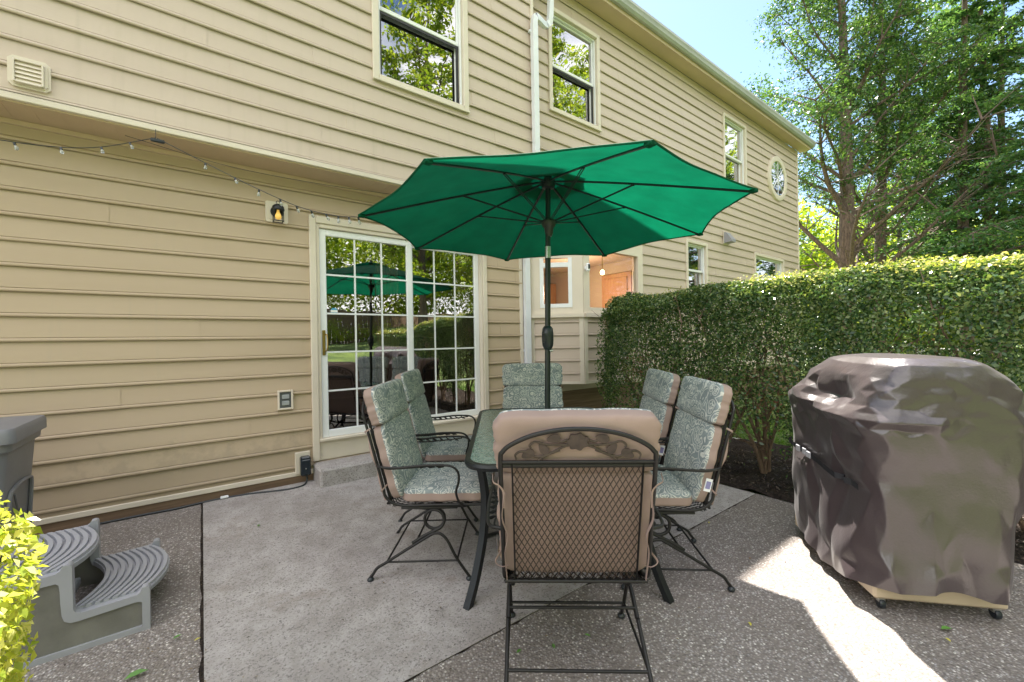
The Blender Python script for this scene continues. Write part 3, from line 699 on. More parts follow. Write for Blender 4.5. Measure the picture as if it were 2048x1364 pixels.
# low recessed outlet cover, plug box, dryer vent, camera
t = wallthing('outlet_cover', (.592, 4.22, .848), 'small framed outlet cover on the siding left of the door', 'outlet')
b = MB()
for g in ((-.062, -.046, -.085, .09), (.046, .062, -.085, .09), (-.046, .046, .074, .09), (-.046, .046, -.085, -.069)): b.rbox(g[0], g[1], -.028, 0, g[2], g[3], .004)
b.build('surround', M_TRIM, t)
b = MB(); b.rbox(-.046, .046, -.012, 0, -.069, .074, .002); b.rbox(-.028, .03, -.026, -.01, .012, .05, .004, 1); b.rbox(-.028, .03, -.026, -.01, -.045, -.006, .004, 1); b.build('cover_flap', [mat('mid_grey', (.12, .13, .14), .4), mat('light_grey', (.34, .36, .37), .35)], t)
t = wallthing('outlet_box', (.735, 4.22, .25), 'black weatherproof outlet box low on the wall beside the step', 'outlet')
b = MB(); b.rbox(-.075, .05, -.022, 0, -.09, .11, .004); b.build('surround', M_TRIM, t)
b = MB(); b.rbox(-.04, .045, -.085, -.02, -.10, .075, .012); b.rbox(-.035, .04, -.097, -.084, -.09, .05, .006); b.rbox(-.004, .004, -.101, -.096, -.035, -.025, .001, 1); b.build('cover', [mat('smoky_plastic', (.012, .02, .028), .15), M_SILVER], t)
t = wallthing('dryer_vent', (8.80, 4.21, 3.41), 'grey hooded dryer vent on the far wall above the hedge', 'vent')
b = MB(); b.rbox(-.10, .13, -.012, .0, -.13, .13, .004); b.build('mounting_plate', M_TRIM, t)
b = MB(); b.add([(-.085, -.012, .11), (.115, -.012, .11), (.115, -.012, -.11), (-.085, -.012, -.11), (-.085, -.045, .11), (.115, -.045, .11), (.115, -.16, -.05), (-.085, -.16, -.05), (-.085, -.16, -.10), (.115, -.16, -.10)],
                [(0, 1, 5, 4), (4, 5, 6, 7), (7, 6, 9, 8), (8, 9, 2, 3), (0, 4, 7, 8, 3), (1, 2, 9, 6, 5)]); b.build('hood', mat('vent_grey', (.30, .30, .33), .5), t)
t = wallthing('security_camera', (4.02, 3.715, 2.28), 'small white security camera on the bay window frame', 'camera')
b = MB(); b.rbox(-.028, .028, -.052, -.01, -.05, .055, .012); b.rbox(-.012, .012, -.012, .02, -.02, .02, .003); b.build('camera_body', M_WHITE, t)
b = MB(); b.rbox(-.019, .019, -.056, -.0505, -.02, .04, .004); b.build('lens_panel', M_DARK, t)

# power cord
cp = [(.74, 4.14, .17), (.742, 4.13, .11), (.70, 4.08, .088), (.60, 4.055, .088), (.48, 4.085, .088), (.3, 4.15, .088), (.1, 4.175, .088), (-.03, 4.17, .088), (-.2, 4.15, .088), (-.4, 4.16, .088), (-.8, 4.15, .088), (-1.5, 4.1, .088)]
b = MB(); b.tube(smoothpath(cp, 8), .008, 8); c_ = b.build('power_cord', M_DARK, smooth=True); tag(c_, 'black power cord lying along the foot of the wall', 'cord')
b = MB(); b.rbox(.10, .155, 4.155, 4.185, .09, .105, .003); b.build('tag', M_WHITE, c_)

# ------------------------------------------------------------------ string lights
sl_ = empty('string_lights', (-.244, 3.9, 2.84), 0, 'black string of small clear bulbs from the overhang to the umbrella', 'string lights')
def sp(x, y, z): return (x+.244, y-3.9, z-2.84)
A = [(-2.2, 3.88, 2.78), (-1.5, 3.88, 2.665), (-1.0, 3.88, 2.63), (-.6, 3.88, 2.68), (-.244, 3.88, 2.845)]
Bp = [(-.235, 3.88, 2.845), (.10, 3.72, 2.655), (.35, 3.52, 2.49), (.57, 3.24, 2.325), (.74, 2.97, 2.225), (.846, 2.76, 2.18)]
pa = smoothpath(A, 10); pb = smoothpath(Bp, 10)
b = MB(); b.tube([sp(*p) for p in pa], .0028, 6); b.tube([sp(*p) for p in pb], .0028, 6)
b.tube([sp(*p) for p in smoothpath([(-.42, 4.02, 2.87), (.2, 4.03, 2.80), (.9, 4.02, 2.80), (1.7, 4.0, 2.84)], 8)], .002, 6)
b.build('cable', M_DARK, sl_, True)
b = MB(); b.rbox(-.03, .05, -.03, -.01, -.025, .0, .006); b.tube([(0, -.02, 0), (0, -.015, .07)], .002, 5); b.build('clip', M_DARK, sl_)
M_BULB = mat('clear_bulb', (.75, .8, .82), .05, spec=.9, Transmission_Weight=.75)
sock = MB(); sock.lathe([(.004, 0), (.0065, -.002), (.007, -.018), (.005, -.02)], n=8); bul = MB(); bul.lathe([(.005, -.02), (.0095, -.028), (.0105, -.036), (.008, -.045), (.0015, -.05)], n=10)
proto = None
pts = [pa[i] for i in (12, 17, 22, 27, 32, 36)]+[pb[i] for i in (8, 14, 20, 25, 29, 33, 37, 41, 45, 49)]
for p in pts:
    if proto is None:
        s_ = sock.build('bulb', M_DARK, sl_, True); g_ = bul.build('bulb_glass', M_BULB, s_, True); proto = s_
    else: s_ = copy_tree(proto, sl_)
    s_.location = sp(*p); s_.rotation_euler = (random.uniform(-.3, .3), random.uniform(-.5, .1), 0)

# ------------------------------------------------------------------ umbrella
UC = Vector((2.045, 2.25, 0)); UR = 1.315; ZT = 2.18; ZH = 2.515; PH = radians(157.5)
umb = empty('patio_umbrella', (UC.x-.037, UC.y+.03, 0), 0, 'open green market umbrella standing through the patio table', 'umbrella')
def up_(x, y, z): return (x+.037, y-.03, z)
def ribz(s): return ZH-(ZH-ZT)*(s**1.12)
def canopy(b, r0, r1, dz, N=14, T=14, mi=0, flare=0, R=UR):
    for k in range(8):
        a0, a1 = PH+k*pi/4, PH+(k+1)*pi/4; vs = []
        for i in range(N+1):
            s = (r0+(r1-r0)*i/N)/R
            for j in range(T+1):
                t = j/T; e = 4*t*(1-t)
                x = (cos(a0)*(1-t)+cos(a1)*t)*s*R; y = (sin(a0)*(1-t)+sin(a1)*t)*s*R
                q = 1-.042*e*(s*R/r1)**4
                z = ribz(s)+.012+dz+.012*e*s+flare*(i/N)
                z += .004*sin(9*t+k)*s*e+.0022*sin(34*t+5*s+k)*s*s*e+.003*sin(11*s+2*k)*e
                vs.append(up_(x*q, y*q, z))
        b.add(vs, [(i*(T+1)+j, i*(T+1)+j+1, (i+1)*(T+1)+j+1, (i+1)*(T+1)+j) for i in range(N) for j in range(T)], mi)
b = MB(); canopy(b, .13, UR, 0); cano = b.build('canopy', M_CANOPY, umb, 30, False)
b = MB(); canopy(b, .01, .29, .035, 6, 8); b.build('vent_cap', M_CANOPY, cano, 30, False)
b = MB()
for k in range(8):
    a0, a1 = PH+k*pi/4, PH+(k+1)*pi/4
    P = []
    for j in range(15):
        t = j/14; e = 4*t*(1-t); x = (cos(a0)*(1-t)+cos(a1)*t)*UR*(1-.042*e); y = (sin(a0)*(1-t)+sin(a1)*t)*UR*(1-.042*e); P.append(up_(x, y, ZT+.011+.012*e+.004*sin(9*t+k)*e))
    b.tube(P, .0055, 5)
    b.rbox(*[v for v in (lambda c: (c[0]-.02, c[0]+.02, c[1]-.02, c[1]+.02, c[2]-.004, c[2]+.014))(up_(cos(a0)*(UR-.02), sin(a0)*(UR-.02), ZT))], .004)
b.build('hem', M_CANOPY, cano, 30)
M_RIB = mat('dark_rib', (.012, .018, .018), .4)
for k in range(8):
    a = PH+k*pi/4; P = [up_(cos(a)*UR*s, sin(a)*UR*s, ribz(s)-.004) for s in [.03+.94*i/9 for i in range(10)]]
    b = MB(); b.tube(P, .0075, 6, flat=1.3); r_ = b.build('rib', M_RIB, umb, True)
    b = MB(); s = .47; P1 = Vector(up_(cos(a)*UR*s, sin(a)*UR*s, ribz(s)-.01)); P0 = Vector(up_(cos(a)*.035, sin(a)*.035, 2.215))
    off = Vector((-sin(a), cos(a), 0))*.007
    b.tube([P0+off, P1+off], .0035, 6); b.tube([P0-off, P1-off], .0035, 6); b.lathe([(.006, -.008), (.006, .008)], tuple(P1), 8)
    b.build('strut', M_RIB, r_)
b = MB(); b.lathe([(.018, 2.455), (.045, 2.465), (.052, 2.49), (.052, 2.52), (.03, 2.53), (.02, 2.58), (.0, 2.60)], up_(0, 0, 0), 20); b.build('top_hub', M_RIB, umb, 40)
b = MB(); b.lathe([(.021, 2.11), (.028, 2.13), (.034, 2.17), (.05, 2.19), (.052, 2.225), (.022, 2.235)], up_(0, 0, 0), 20); b.build('runner_hub', M_RIB, umb, 40)
b = MB(); pb_ = Vector((0, 0, .04)); pt_ = Vector(up_(0, 0, 2.5)); pl = lambda z: tuple(pb_+(pt_-pb_)*((z-.04)/2.46))
b.tube([pl(.04), pl(1.0), pl(1.955)], .0205, 16); b.tube([pl(2.03), pl(2.5)], .0185, 16); b.build('pole', M_RIB, umb, 50)
b = MB(); b.tube([pl(1.95), pl(2.035)], .0215, 16); b.build('tilt_collar', M_SILVER, umb, 50)
b = MB(); c = pl(1.37); b.lathe([(.022, -.09), (.03, -.082), (.040, -.06), (.043, -.02), (.043, .03), (.038, .065), (.028, .08), (.021, .085)], c, 20)
b.rbox(c[0]-.05, c[0]-.038, c[1]-.03, c[1]+.01, c[2]-.04, c[2]+.03, .004)
b.build('crank_housing', M_DARK, umb, 40)
b = MB(); b.tube([(c[0]-.012, c[1]-.036, c[2]-.10), (c[0]+.004, c[1]-.05, c[2]-.094)], .009, 10); b.build('crank_knob', M_SILVER, umb, 40)
b = MB(); b.lathe([(.24, .0), (.25, .02), (.24, .045), (.08, .07), (.035, .09), (.03, .32), (.022, .34)], (0, 0, 0), 32); b.build('base', M_BLACK, umb, 35)

# ------------------------------------------------------------------ table
TA = radians(54.6); TZ = .715; HL, HW = .88, .535
tab = empty('patio_table', (1.985, 2.235, 0), TA, 'long glass topped patio table with black metal rim and legs', 'table')
def rrect(hl, hw, r, n=8):
    P = []
    for cx, cy, a0 in ((hl-r, hw-r, 0), (-hl+r, hw-r, 90), (-hl+r, -hw+r, 180), (hl-r, -hw+r, 270)):
        for i in range(n+1): a = radians(a0+90*i/n); P.append((cx+r*cos(a), cy+r*sin(a)))
    return P
b = MB(); o_ = rrect(HL, HW, .16); i_ = rrect(HL-.032, HW-.032, .13); n = len(o_)
o2 = rrect(HL-.006, HW-.006, .155)
vs = [(x, y, TZ-.028) for x, y in i_]+[(x, y, TZ-.030) for x, y in o2]+[(x, y, TZ-.012) for x, y in o_]+[(x, y, TZ+.003) for x, y in o2]+[(x, y, TZ+.004) for x, y in i_]
b.add(vs, [(a*n+i, a*n+(i+1) % n, ((a+1) % 5)*n+(i+1) % n, ((a+1) % 5)*n+i) for a in range(5) for i in range(n)])
b.build('rim', M_BLACK, tab, 35)
b = MB(); b.add([(x, y, TZ-.006) for x, y in rrect(HL-.03, HW-.03, .13)]+[(x, y, TZ+.001) for x, y in rrect(HL-.03, HW-.03, .13)], [tuple(range(n-1, -1, -1)), tuple(range(n, 2*n))]+[(i, (i+1) % n, (i+1) % n+n, i+n) for i in range(n)])
b.build('glass_top', M_TABLEGL, tab)
b = MB()
for x in (-.45, .45): b.rbox(x-.015, x+.015, -HW+.03, HW-.03, TZ-.035, TZ-.012, .004)
b.lathe([(.045, TZ-.02), (.045, TZ+.006), (.03, TZ+.008), (.026, TZ-.02)], (.02, .02, 0), 20)
b.build('cross_bar', M_BLACK, tab)
for sx in (-1, 1):
    for sy in (-1, 1):
        P = smoothpath([(sx*(HL-.10), sy*(HW-.09), TZ-.02), (sx*(HL-.13), sy*(HW-.11), .52), (sx*(HL-.12), sy*(HW-.10), .33), (sx*(HL-.06), sy*(HW-.06), .13), (sx*(HL+.0), sy*(HW-.02), .003)], 5)
        b = MB(); L = len(P); vs = []
        ra = Vector((sx*.8, sy*.6, 0)).normalized(); tg = Vector((-ra.y, ra.x, 0))
        for i, p in enumerate(P):
            w = .013+.006*(i/L)
            for (u, v) in ((-1, -1), (1, -1), (1, 1), (-1, 1)): vs.append(p+ra*u*w+tg*v*.019)
        b.add(vs, [(i*4+k, i*4+(k+1) % 4, (i+1)*4+(k+1) % 4, (i+1)*4+k) for i in range(L-1) for k in range(4)]+[(0, 1, 2, 3), (L*4-4, L*4-3, L*4-2, L*4-1)])
        lg = b.build('leg', M_BLACK, tab)
        b = MB(); b.tube(smoothpath([(sx*(HL-.12), sy*(HW-.10), .30), (sx*.35, sy*.22, .18), (sx*.06, sy*.05, .17)], 5), .011, 8, flat=1.6); b.build('brace', M_BLACK, lg, True)

# ------------------------------------------------------------------ chair
M_IRON = tinted('wrought_iron', (.009, .008, .008), .3, 30, .5, bump=.15, bscale=400)
LEAN = radians(14.5)
def BP(y, s, o=0): return (-.17-s*sin(LEAN)+o*cos(LEAN), y, .43+s*cos(LEAN)+o*sin(LEAN))
def pillow(b, w, l, t, org, ex, ey, ez, seed=0, k=8.0, n=20, puff=.36, sag=0.0, bord=.04):
    """rounded cushion; +z face printed (mat 0), sides and back plain (mat 1)"""
    vs = []; fs = []; ms = []; idx = {}; ex, ey, ez, org = map(Vector, (ex, ey, ez, org))
    rnd = random.Random(seed); ph = [rnd.uniform(0, 6) for _ in range(6)]
    def vert(p):
        key = tuple(round(c, 5) for c in p)
        if key in idx: return idx[key]
        q = (abs(p[0])**k+abs(p[1])**k+abs(p[2])**k)**(1/k); x, y, z = (c/q for c in p)
        m = max(abs(x)**2.6, abs(y)**2.6); zz = z*(1-puff*m) if z > 0 else z*(1-.12*m)
        zz += .05*sin(5*x+ph[0])*sin(4*y+ph[1])*(1-m)+.03*sin(13*x+7*y+ph[2])*(1-m)
        e = 1+.012*sin(9*y+ph[3])+.010*sin(17*y+ph[4]); e2 = 1+.010*sin(11*x+ph[5])
        P = org+ex*(x*e*w/2)+ey*(y*e2*l/2)+ez*((zz+1)*t/2-sag*(1-x*x)*(1-y*y))
        idx[key] = len(vs); vs.append(P); return idx[key]
    for ax in range(3):
        for sg in (-1, 1):
            for i in range(n):
                for j in range(n):
                    q = []
                    for (di, dj) in ((0, 0), (1, 0), (1, 1), (0, 1)):
                        a, c = -1+2*(i+di)/n, -1+2*(j+dj)/n; p = [0, 0, 0]; p[ax] = sg; p[(ax+1) % 3] = a; p[(ax+2) % 3] = c; q.append(vert(p))
                    fs.append(q if sg > 0 else q[::-1])
                    mid = [-1+2*(i+.5)/n, -1+2*(j+.5)/n]; pm = [0, 0, 0]; pm[ax] = sg; pm[(ax+1) % 3] = mid[0]; pm[(ax+2) % 3] = mid[1]
                    ms.append(0 if pm[2] > .25 else 1)
    base = len(b.v); b.v += [tuple(v) for v in vs]; b.f += [tuple(base+i for i in f) for f in fs]; b.m += ms
def meshpanel(b, u0, u1, v0, v1, fn, du=.0212, slope=1.9, r=.0018):
    for sg in (1, -1):
        c = -((v1-v0)/slope)
        while c < (u1-u0)+(v1-v0)/slope:
            # line u = u0+c + sg*(v-v0)/slope
            pts = []
            for v in (v0, v1): pts.append((u0+c+sg*(v-v0)/slope, v))
            (ua, va), (ub, vb) = pts
            def clip(ua, va, ub, vb):
                t0, t1 = 0, 1; d = ub-ua
                for lo, hi in ((u0, u1),):
                    ta, tb = (lo-ua)/d, (hi-ua)/d
                    t0 = max(t0, min(ta, tb)); t1 = min(t1, max(ta, tb))
                return (t0, t1) if t1 > t0+1e-3 else None
            q = clip(ua, va, ub, vb)
            if q: b.tube([fn(ua+(ub-ua)*t, va+(vb-va)*t) for t in q], r, 4, cap=False, flat=1.5)
            c += du
def chair(label, loc, rz, group):
    root = empty('glider_chair', loc, rz, label, 'chair', group)
    hw = .268
    # one bent tube: seat rail, back post, arch
    side = [(.36, -hw, .43), (.1, -hw, .43), (-.10, -hw, .43), BP(-hw, .045), BP(-hw, .12), BP(-hw, .3), BP(-hw, .52)]
    P = [Vector(p) for p in side]
    arch = [BP(y, .535+.105*sqrt(max(0, 1-(y/hw)**2))**1.2) for y in [-hw*.965, -hw*.85, -hw*.6, -hw*.3, 0, hw*.3, hw*.6, hw*.85, hw*.965]]
    path = smoothpath([tuple(p) for p in P]+arch+[(p.x, -p.y, p.z) for p in reversed(P)], 4)
    b = MB(); b.tube(path, .0085, 8)
    b.tube([BP(-hw, .012), BP(hw, .012)], .0075, 8); b.tube([BP(-hw, .515), BP(hw, .515)], .0065, 8)
    for y in (-.228, .228): b.tube([BP(y, .505, .004), BP(y, .06, .004), BP(y, .01, .004)], .0085, 6, flat=.4)
    b.tube([BP(-hw, .500, .003), BP(hw, .500, .003)], .008, 6, flat=.5)
    b.build('back_frame', M_IRON, root, 50)
    b = MB(); meshpanel(b, -.225, .225, .02, .50, lambda u, v: BP(u, v, .005)); b.build('back_mesh', M_BRONZE, root)
    # vine and rose ornament inside the arch
    b = MB()
    def orn(pts, o0=.0, o1=.004):
        n = len(pts); vs = [BP(y, s, o0) for y, s in pts]+[BP(y, s, o1) for y, s in pts]
        b.add(vs, [tuple(range(n)), tuple(range(2*n-1, n-1, -1))]+[(i, i+n, (i+1) % n+n, (i+1) % n) for i in range(n)])
    orn([(.0+(.036+.004*cos(7*a))*cos(a), .592+(.030+.003*cos(7*a))*sin(a)) for a in [2*pi*i/56 for i in range(56)]], -.003, .006)
    def leafp(cy, cs, L, w, a):
        pts = []
        for i in range(20):
            t = 2*pi*i/20; x = L*cos(t); y = w*sin(t)*(1-.35*cos(t)); pts.append((cy+x*cos(a)-y*sin(a), cs+x*sin(a)+y*cos(a)))
        return pts
    for sg in (1, -1):
        orn(leafp(sg*.083, .603, .024, .016, sg*-.2)); orn(leafp(sg*.118, .565, .023, .015, sg*.9 if sg > 0 else pi-.9)); orn(leafp(sg*.172, .545, .024, .016, -.5 if sg > 0 else pi+.5))
        for path_ in ([(0, .585), (.05, .572), (.10, .545), (.14, .535), (.17, .55), (.195, .556), (.215, .543), (.212, .525)],
                      [(.03, .58), (.075, .580), (.11, .582), (.145, .592), (.165, .578), (.16, .568)], [(.035, .60), (.055, .592), (.07, .598)], [(.06, .56), (.09, .548), (.125, .53), (.135, .52), (.128, .515)]):
            b.tube([BP(sg*y, s, .002) for y, s in smoothpath2(path_)], .0042, 6, flat=.7)
    b.build('vine_ornament', M_BRONZE, root)
    # seat frame
    b = MB(); b.tube(smoothpath([(.34, -hw, .43), (.375, -hw+.02, .425), (.385, -hw+.08, .42), (.385, hw-.08, .42), (.375, hw-.02, .425), (.34, hw, .43)], 4), .0085, 8)
    for y in (-.26, .26): b.rbox(-.10, .22, y-.008, y+.008, .405, .42, .003)
    b.build('seat_frame', M_IRON, root, 50)
    b = MB(); meshpanel(b, -.27, .27, -.14, .375, lambda u, v: (v, u, .425), .03, 1.9, .002)
    meshpanel(b, -.27, .27, 0, .10, lambda u, v: (-.14-.045*v/.1*1.0, u, .425+.035*(v/.1)**2), .03, 1.9, .002); b.build('seat_mesh', M_IRON, root)
    for sg in (1, -1):
        b = MB(); Ys = sg*hw
        A_ = [BP(Ys, .245), (-.20, sg*.318, .665), (-.10, sg*.335, .662), (.06, sg*.34, .675), (.19, sg*.338, .670), (.235, sg*.335, .635), (.238, sg*.33, .58), (.222, sg*.322, .52), (.235, sg*.305, .46), (.262, sg*.288, .425)]
        b.tube(smoothpath(A_, 6), .0068, 8)
        b.tube(smoothpath([BP(Ys, .235), (-.16, sg*.305, .648), (-.05, sg*.300, .650), (.08, sg*.302, .660), (.18, sg*.315, .668)], 6), .0045, 6)
        for i in range(6):
            x = -.14+i*.05; b.tube([(x, sg*.334, .664+i*.0015), (x+.02, sg*.318, .660), (x+.045, sg*.303, .654)], [.002, .008, .002], 6, flat=.4)
        b.build('armrest', M_IRON, root, 50)
        # spring leg frame
        y = sg*.266; b = MB()
        b.tube(smoothpath([(-.28, y, .022), (-.262, y, .045), (-.24, y, .075), (-.182, y, .110), (-.06, y, .185), (.06, y, .256), (.092, y, .268), (.125, y, .262), (.16, y, .225), (.21, y, .127), (.28, y, .022)], 5), .0085, 8)
        b.tube([(-.19, y, .108), (.215, y, .112)], .0055, 8)
        lf = b.build('leg_frame', M_IRON, root, 50)
        for fx in (-.28, .28):
            g = MB(); g.lathe([(.004, .026), (.012, .022), (.0185, .014), (.0185, .006), (.012, .0), (0, 0)], (fx, y, 0), 14); g.build('foot', M_DARK, lf, 50)
        b = MB(); cp_ = [(-.04, y-sg*.004, .212), (.03, y-sg*.004, .255)]; cx, cz, rr = .086, .342, .056
        a = -70
        while a <= 100+360: f = (a+70)/530; cp_.append((cx+rr*cos(radians(a)), y-sg*.004-sg*.024*f, cz+rr*sin(radians(a)))); a += 18
        cp_ += [(.02, y-sg*.028, .402), (-.08, y-sg*.02, .408)]
        b.tube(smoothpath(cp_, 2), .0092, 8); b.build('coil_spring', M_IRON, root, 60)
    b = MB()
    for x, z in ((-.185, .110), (.213, .114), (-.01, .235)): b.tube([(x, -.266, z), (x, .266, z)], .006, 8)
    b.build('stretcher', M_IRON, root, 50)
    # cushion: seat pad, back pad, head pad
    sL, cL = sin(LEAN), cos(LEAN); ex = (0, 1, 0); eu = (-sL, 0, cL); eo = (cL, 0, sL)
    b = MB()
    pillow(b, .575, .44, .095, BP(0, .235, .020), ex, eu, eo, 2, sag=.004)
    cush = b.build('cushion', [M_PRINT, M_TAN], root, 60, False)
    b = MB(); pillow(b, .585, .225, .105, BP(0, .56, .020), ex, eu, eo, 3, sag=.004); b.build('head_pad', [M_PRINT, M_TAN], cush, 60, False)
    b = MB(); pillow(b, .55, .52, .10, (.15, 0, .436), (0, 1, 0), (-1, 0, 0), (0, 0, 1), 4, sag=.012); b.build('seat_pad', [M_PRINT, M_TAN], cush, 60, False)
    for sg in (1, -1):
        b = MB()
        b.tube(smoothpath([BP(sg*.30, .45, .03), BP(sg*.295, .44, -.005), BP(sg*.275, .43, -.012), BP(sg*.26, .40, -.01), BP(sg*.262, .34, -.012)], 4), .005, 6, flat=.35)
        b.tube(smoothpath([BP(sg*.28, .12, .03), BP(sg*.30, .10, .0), BP(sg*.275, .09, -.014), BP(sg*.25, .095, -.01)], 4), .005, 6, flat=.35)
        b.tube(smoothpath([BP(sg*.255, .40, -.008), BP(sg*.268, .30, -.013), BP(sg*.25, .22, -.008), BP(sg*.262, .15, -.012), BP(sg*.258, .03, -.01)], 5), .008, 6, flat=.25)
        b.build('tie', M_TAN, cush, 60)
    b = MB(); b.add([BP(.294, .10, .03), BP(.294, .10, .065), BP(.296, .17, .065), BP(.296, .17, .03)], [(0, 1, 2, 3)]); b.add([BP(.2965, .115, .036), BP(.2965, .115, .060), BP(.2975, .155, .060), BP(.2975, .155, .036)], [(0, 1, 2, 3)], 1)
    b.build('care_tag', [M_WHITE, mat('tag_ink', (.25, .24, .45), .6)], cush, False, False)
    return root
def smoothpath2(p): return [(v.x, v.y) for v in smoothpath([(a, c, 0) for a, c in p], 5)]
G = 'cushioned glider chairs around the patio table'
c0 = chair('nearest chair, its brown mesh back and vine arch turned to the viewer', (1.222, 1.243, 0), radians(51), G)
def place(label, x, y, deg, z=0):
    c = copy_tree(c0); c.location = (x, y, z); c.rotation_euler = (0, 0, radians(deg)); c['label'] = label; return c
place('nearer of the two left side chairs, most of its patterned seat in view', 1.127, 2.407, -37.2)
place('farther left side chair, partly behind the nearer one and closest to the glass door', 1.53, 2.99, -36, .02)
place('chair at the far head of the table, facing the viewer behind the umbrella pole', 2.43, 2.93, 231, .02)
place('nearer of the two right side chairs, with a white tag on its cushion', 2.19, 1.45, 139.5)
place('farther right side chair, its back overlapped by the nearer one and close to the hedge', 2.60, 2.00, 141)

# ------------------------------------------------------------------ covered grill
from mathutils import noise as MN
GA = radians(-48.2); e1 = Vector((cos(GA), sin(GA), 0)); e2 = Vector((-sin(GA), cos(GA), 0))
gc = Vector((2.58, .553, 0))+e1*.29+e2*.44
gr = empty('covered_grill', (gc.x, gc.y, 0), GA, 'barbecue grill under a wrinkled taupe fabric cover at the right', 'grill')
lv = [ # z, umin, umax, vmin, vmax, exponent
 (.135, -.335, .335, -.475, .50, 4.5), (.30, -.325, .345, -.462, .485, 5), (.55, -.305, .38, -.455, .465, 6), (.70, -.30, .40, -.455, .46, 6), (.85, -.31, .41, -.46, .455, 6),
 (.93, -.305, .41, -.46, .44, 6), (.99, -.29, .40, -.458, .40, 5), (1.06, -.265, .375, -.455, .345, 5), (1.13, -.235, .325, -.448, .28, 4.5), (1.19, -.195, .245, -.43, .20, 4), (1.225, -.15, .17, -.39, .13, 3.5), (1.24, -.07, .07, -.32, .05, 3), (1.243, -.001, .001, -.2, -.198, 3)]
lv = np.array(lv); Nn, Mm = 44, 25; gj = random.Random(21)
tt = np.linspace(0, len(lv)-1, Mm)
L6 = np.stack([np.interp(tt, np.arange(len(lv)), lv[:, i]) for i in range(6)], 1)
vs = []; NR = []; PB = []
pin = Vector((-.335, -.24, .57))
def hemz(a): return .118+.045*sin(a*1.0+2.1)+.02*sin(3*a+1)+.012*sin(7*a)
for j in range(Mm):
    z, ua, ub, va, vb, ee = L6[j]; hu, hv, cu, cv = (ub-ua)/2, (vb-va)/2, (ub+ua)/2, (vb+va)/2
    for i in range(Nn):
        a = 2*pi*(i+(.5 if j % 2 else 0)+gj.uniform(-.32, .32))/Nn; ca, sa = cos(a), sin(a); q = (abs(ca)**ee+abs(sa)**ee)**(-1/ee); u, v = cu+hu*ca*q, cv+hv*sa*q
        zz = z+(hemz(a)-.135)*max(0, 1-(z-.135)/.5)+(gj.uniform(-.016, .016) if 0 < j and z < .9 else 0)
        nrm = Vector((ca/max(hu, .05)*abs(ca)**(ee-2), sa/max(hv, .05)*abs(sa)**(ee-2), 0 if z < .95 else (z-.95)*14)); nrm.normalize()
        p = Vector((u, v, zz))
        # crumpled facets, long drape folds and a pinch where the strap pulls the cloth in
        f1 = 0; f2 = 0
        lo_ = max(0, min(1, (.62-z)/.45))
        perim = a*1.0
        fold = .020*lo_*sin(9*perim+2*MN.noise(p*2))+.010*lo_*sin(17*perim+1.3)+.012*abs(sin(5*perim+3*z))*lo_
        amp = 1.0 if z < 1.2 else max(.15, (1.243-z)/.043)
        disp = .008*MN.noise(p*5)*amp+fold*.7+.004
        r = (p-pin).length; th = atan2(p.z-pin.z, (p.y-pin.y)+(p.x-pin.x)*.8)
        disp += -.060*math.exp(-(r/.07)**2)+.012*math.exp(-(r/.26)**2)*sin(7*th)*min(1, r/.05)
        # hollow between the lid and the left shelf side
        hq = math.exp(-(((p.y+.12)/.16)**2+((p.z-1.03)/.065)**2))*(1 if ca < 0 else 0)
        disp -= .06*hq
        if ca < -.2: disp += .028*math.exp(-((p.z-.945-.03*sin(6*p.y))/.03)**2)
        vs.append(p+nrm*disp); NR.append(tuple(nrm*amp)); PB.append(tuple(p))
PB = np.array(PB); NR = np.array(NR); cg = np.random.default_rng(12); D_ = np.zeros(len(PB))
for cnt, g_, k_, h_ in ((46, .30, 1.1, .010),):
    ci = PB[cg.integers(0, len(PB), cnt)]; gi = cg.normal(size=(cnt, 3))*g_*np.array([1, 1, .7]); hi_ = cg.normal(size=cnt)*h_; best = np.full(len(PB), -9.)
    for c, g2, h2 in zip(ci, gi, hi_):
        q_ = PB-c; best = np.maximum(best, h2+q_@g2-k_*(q_**2).sum(1))
    D_ += (best-best.mean())*(.22 if cnt < 100 else .26)
D_ = D_.clip(-.03, .03)+cg.normal(size=len(D_))*np.where(PB[:, 2] > 1.12, .0012, np.where(PB[:, 1] < -.43, .0032, .0065))
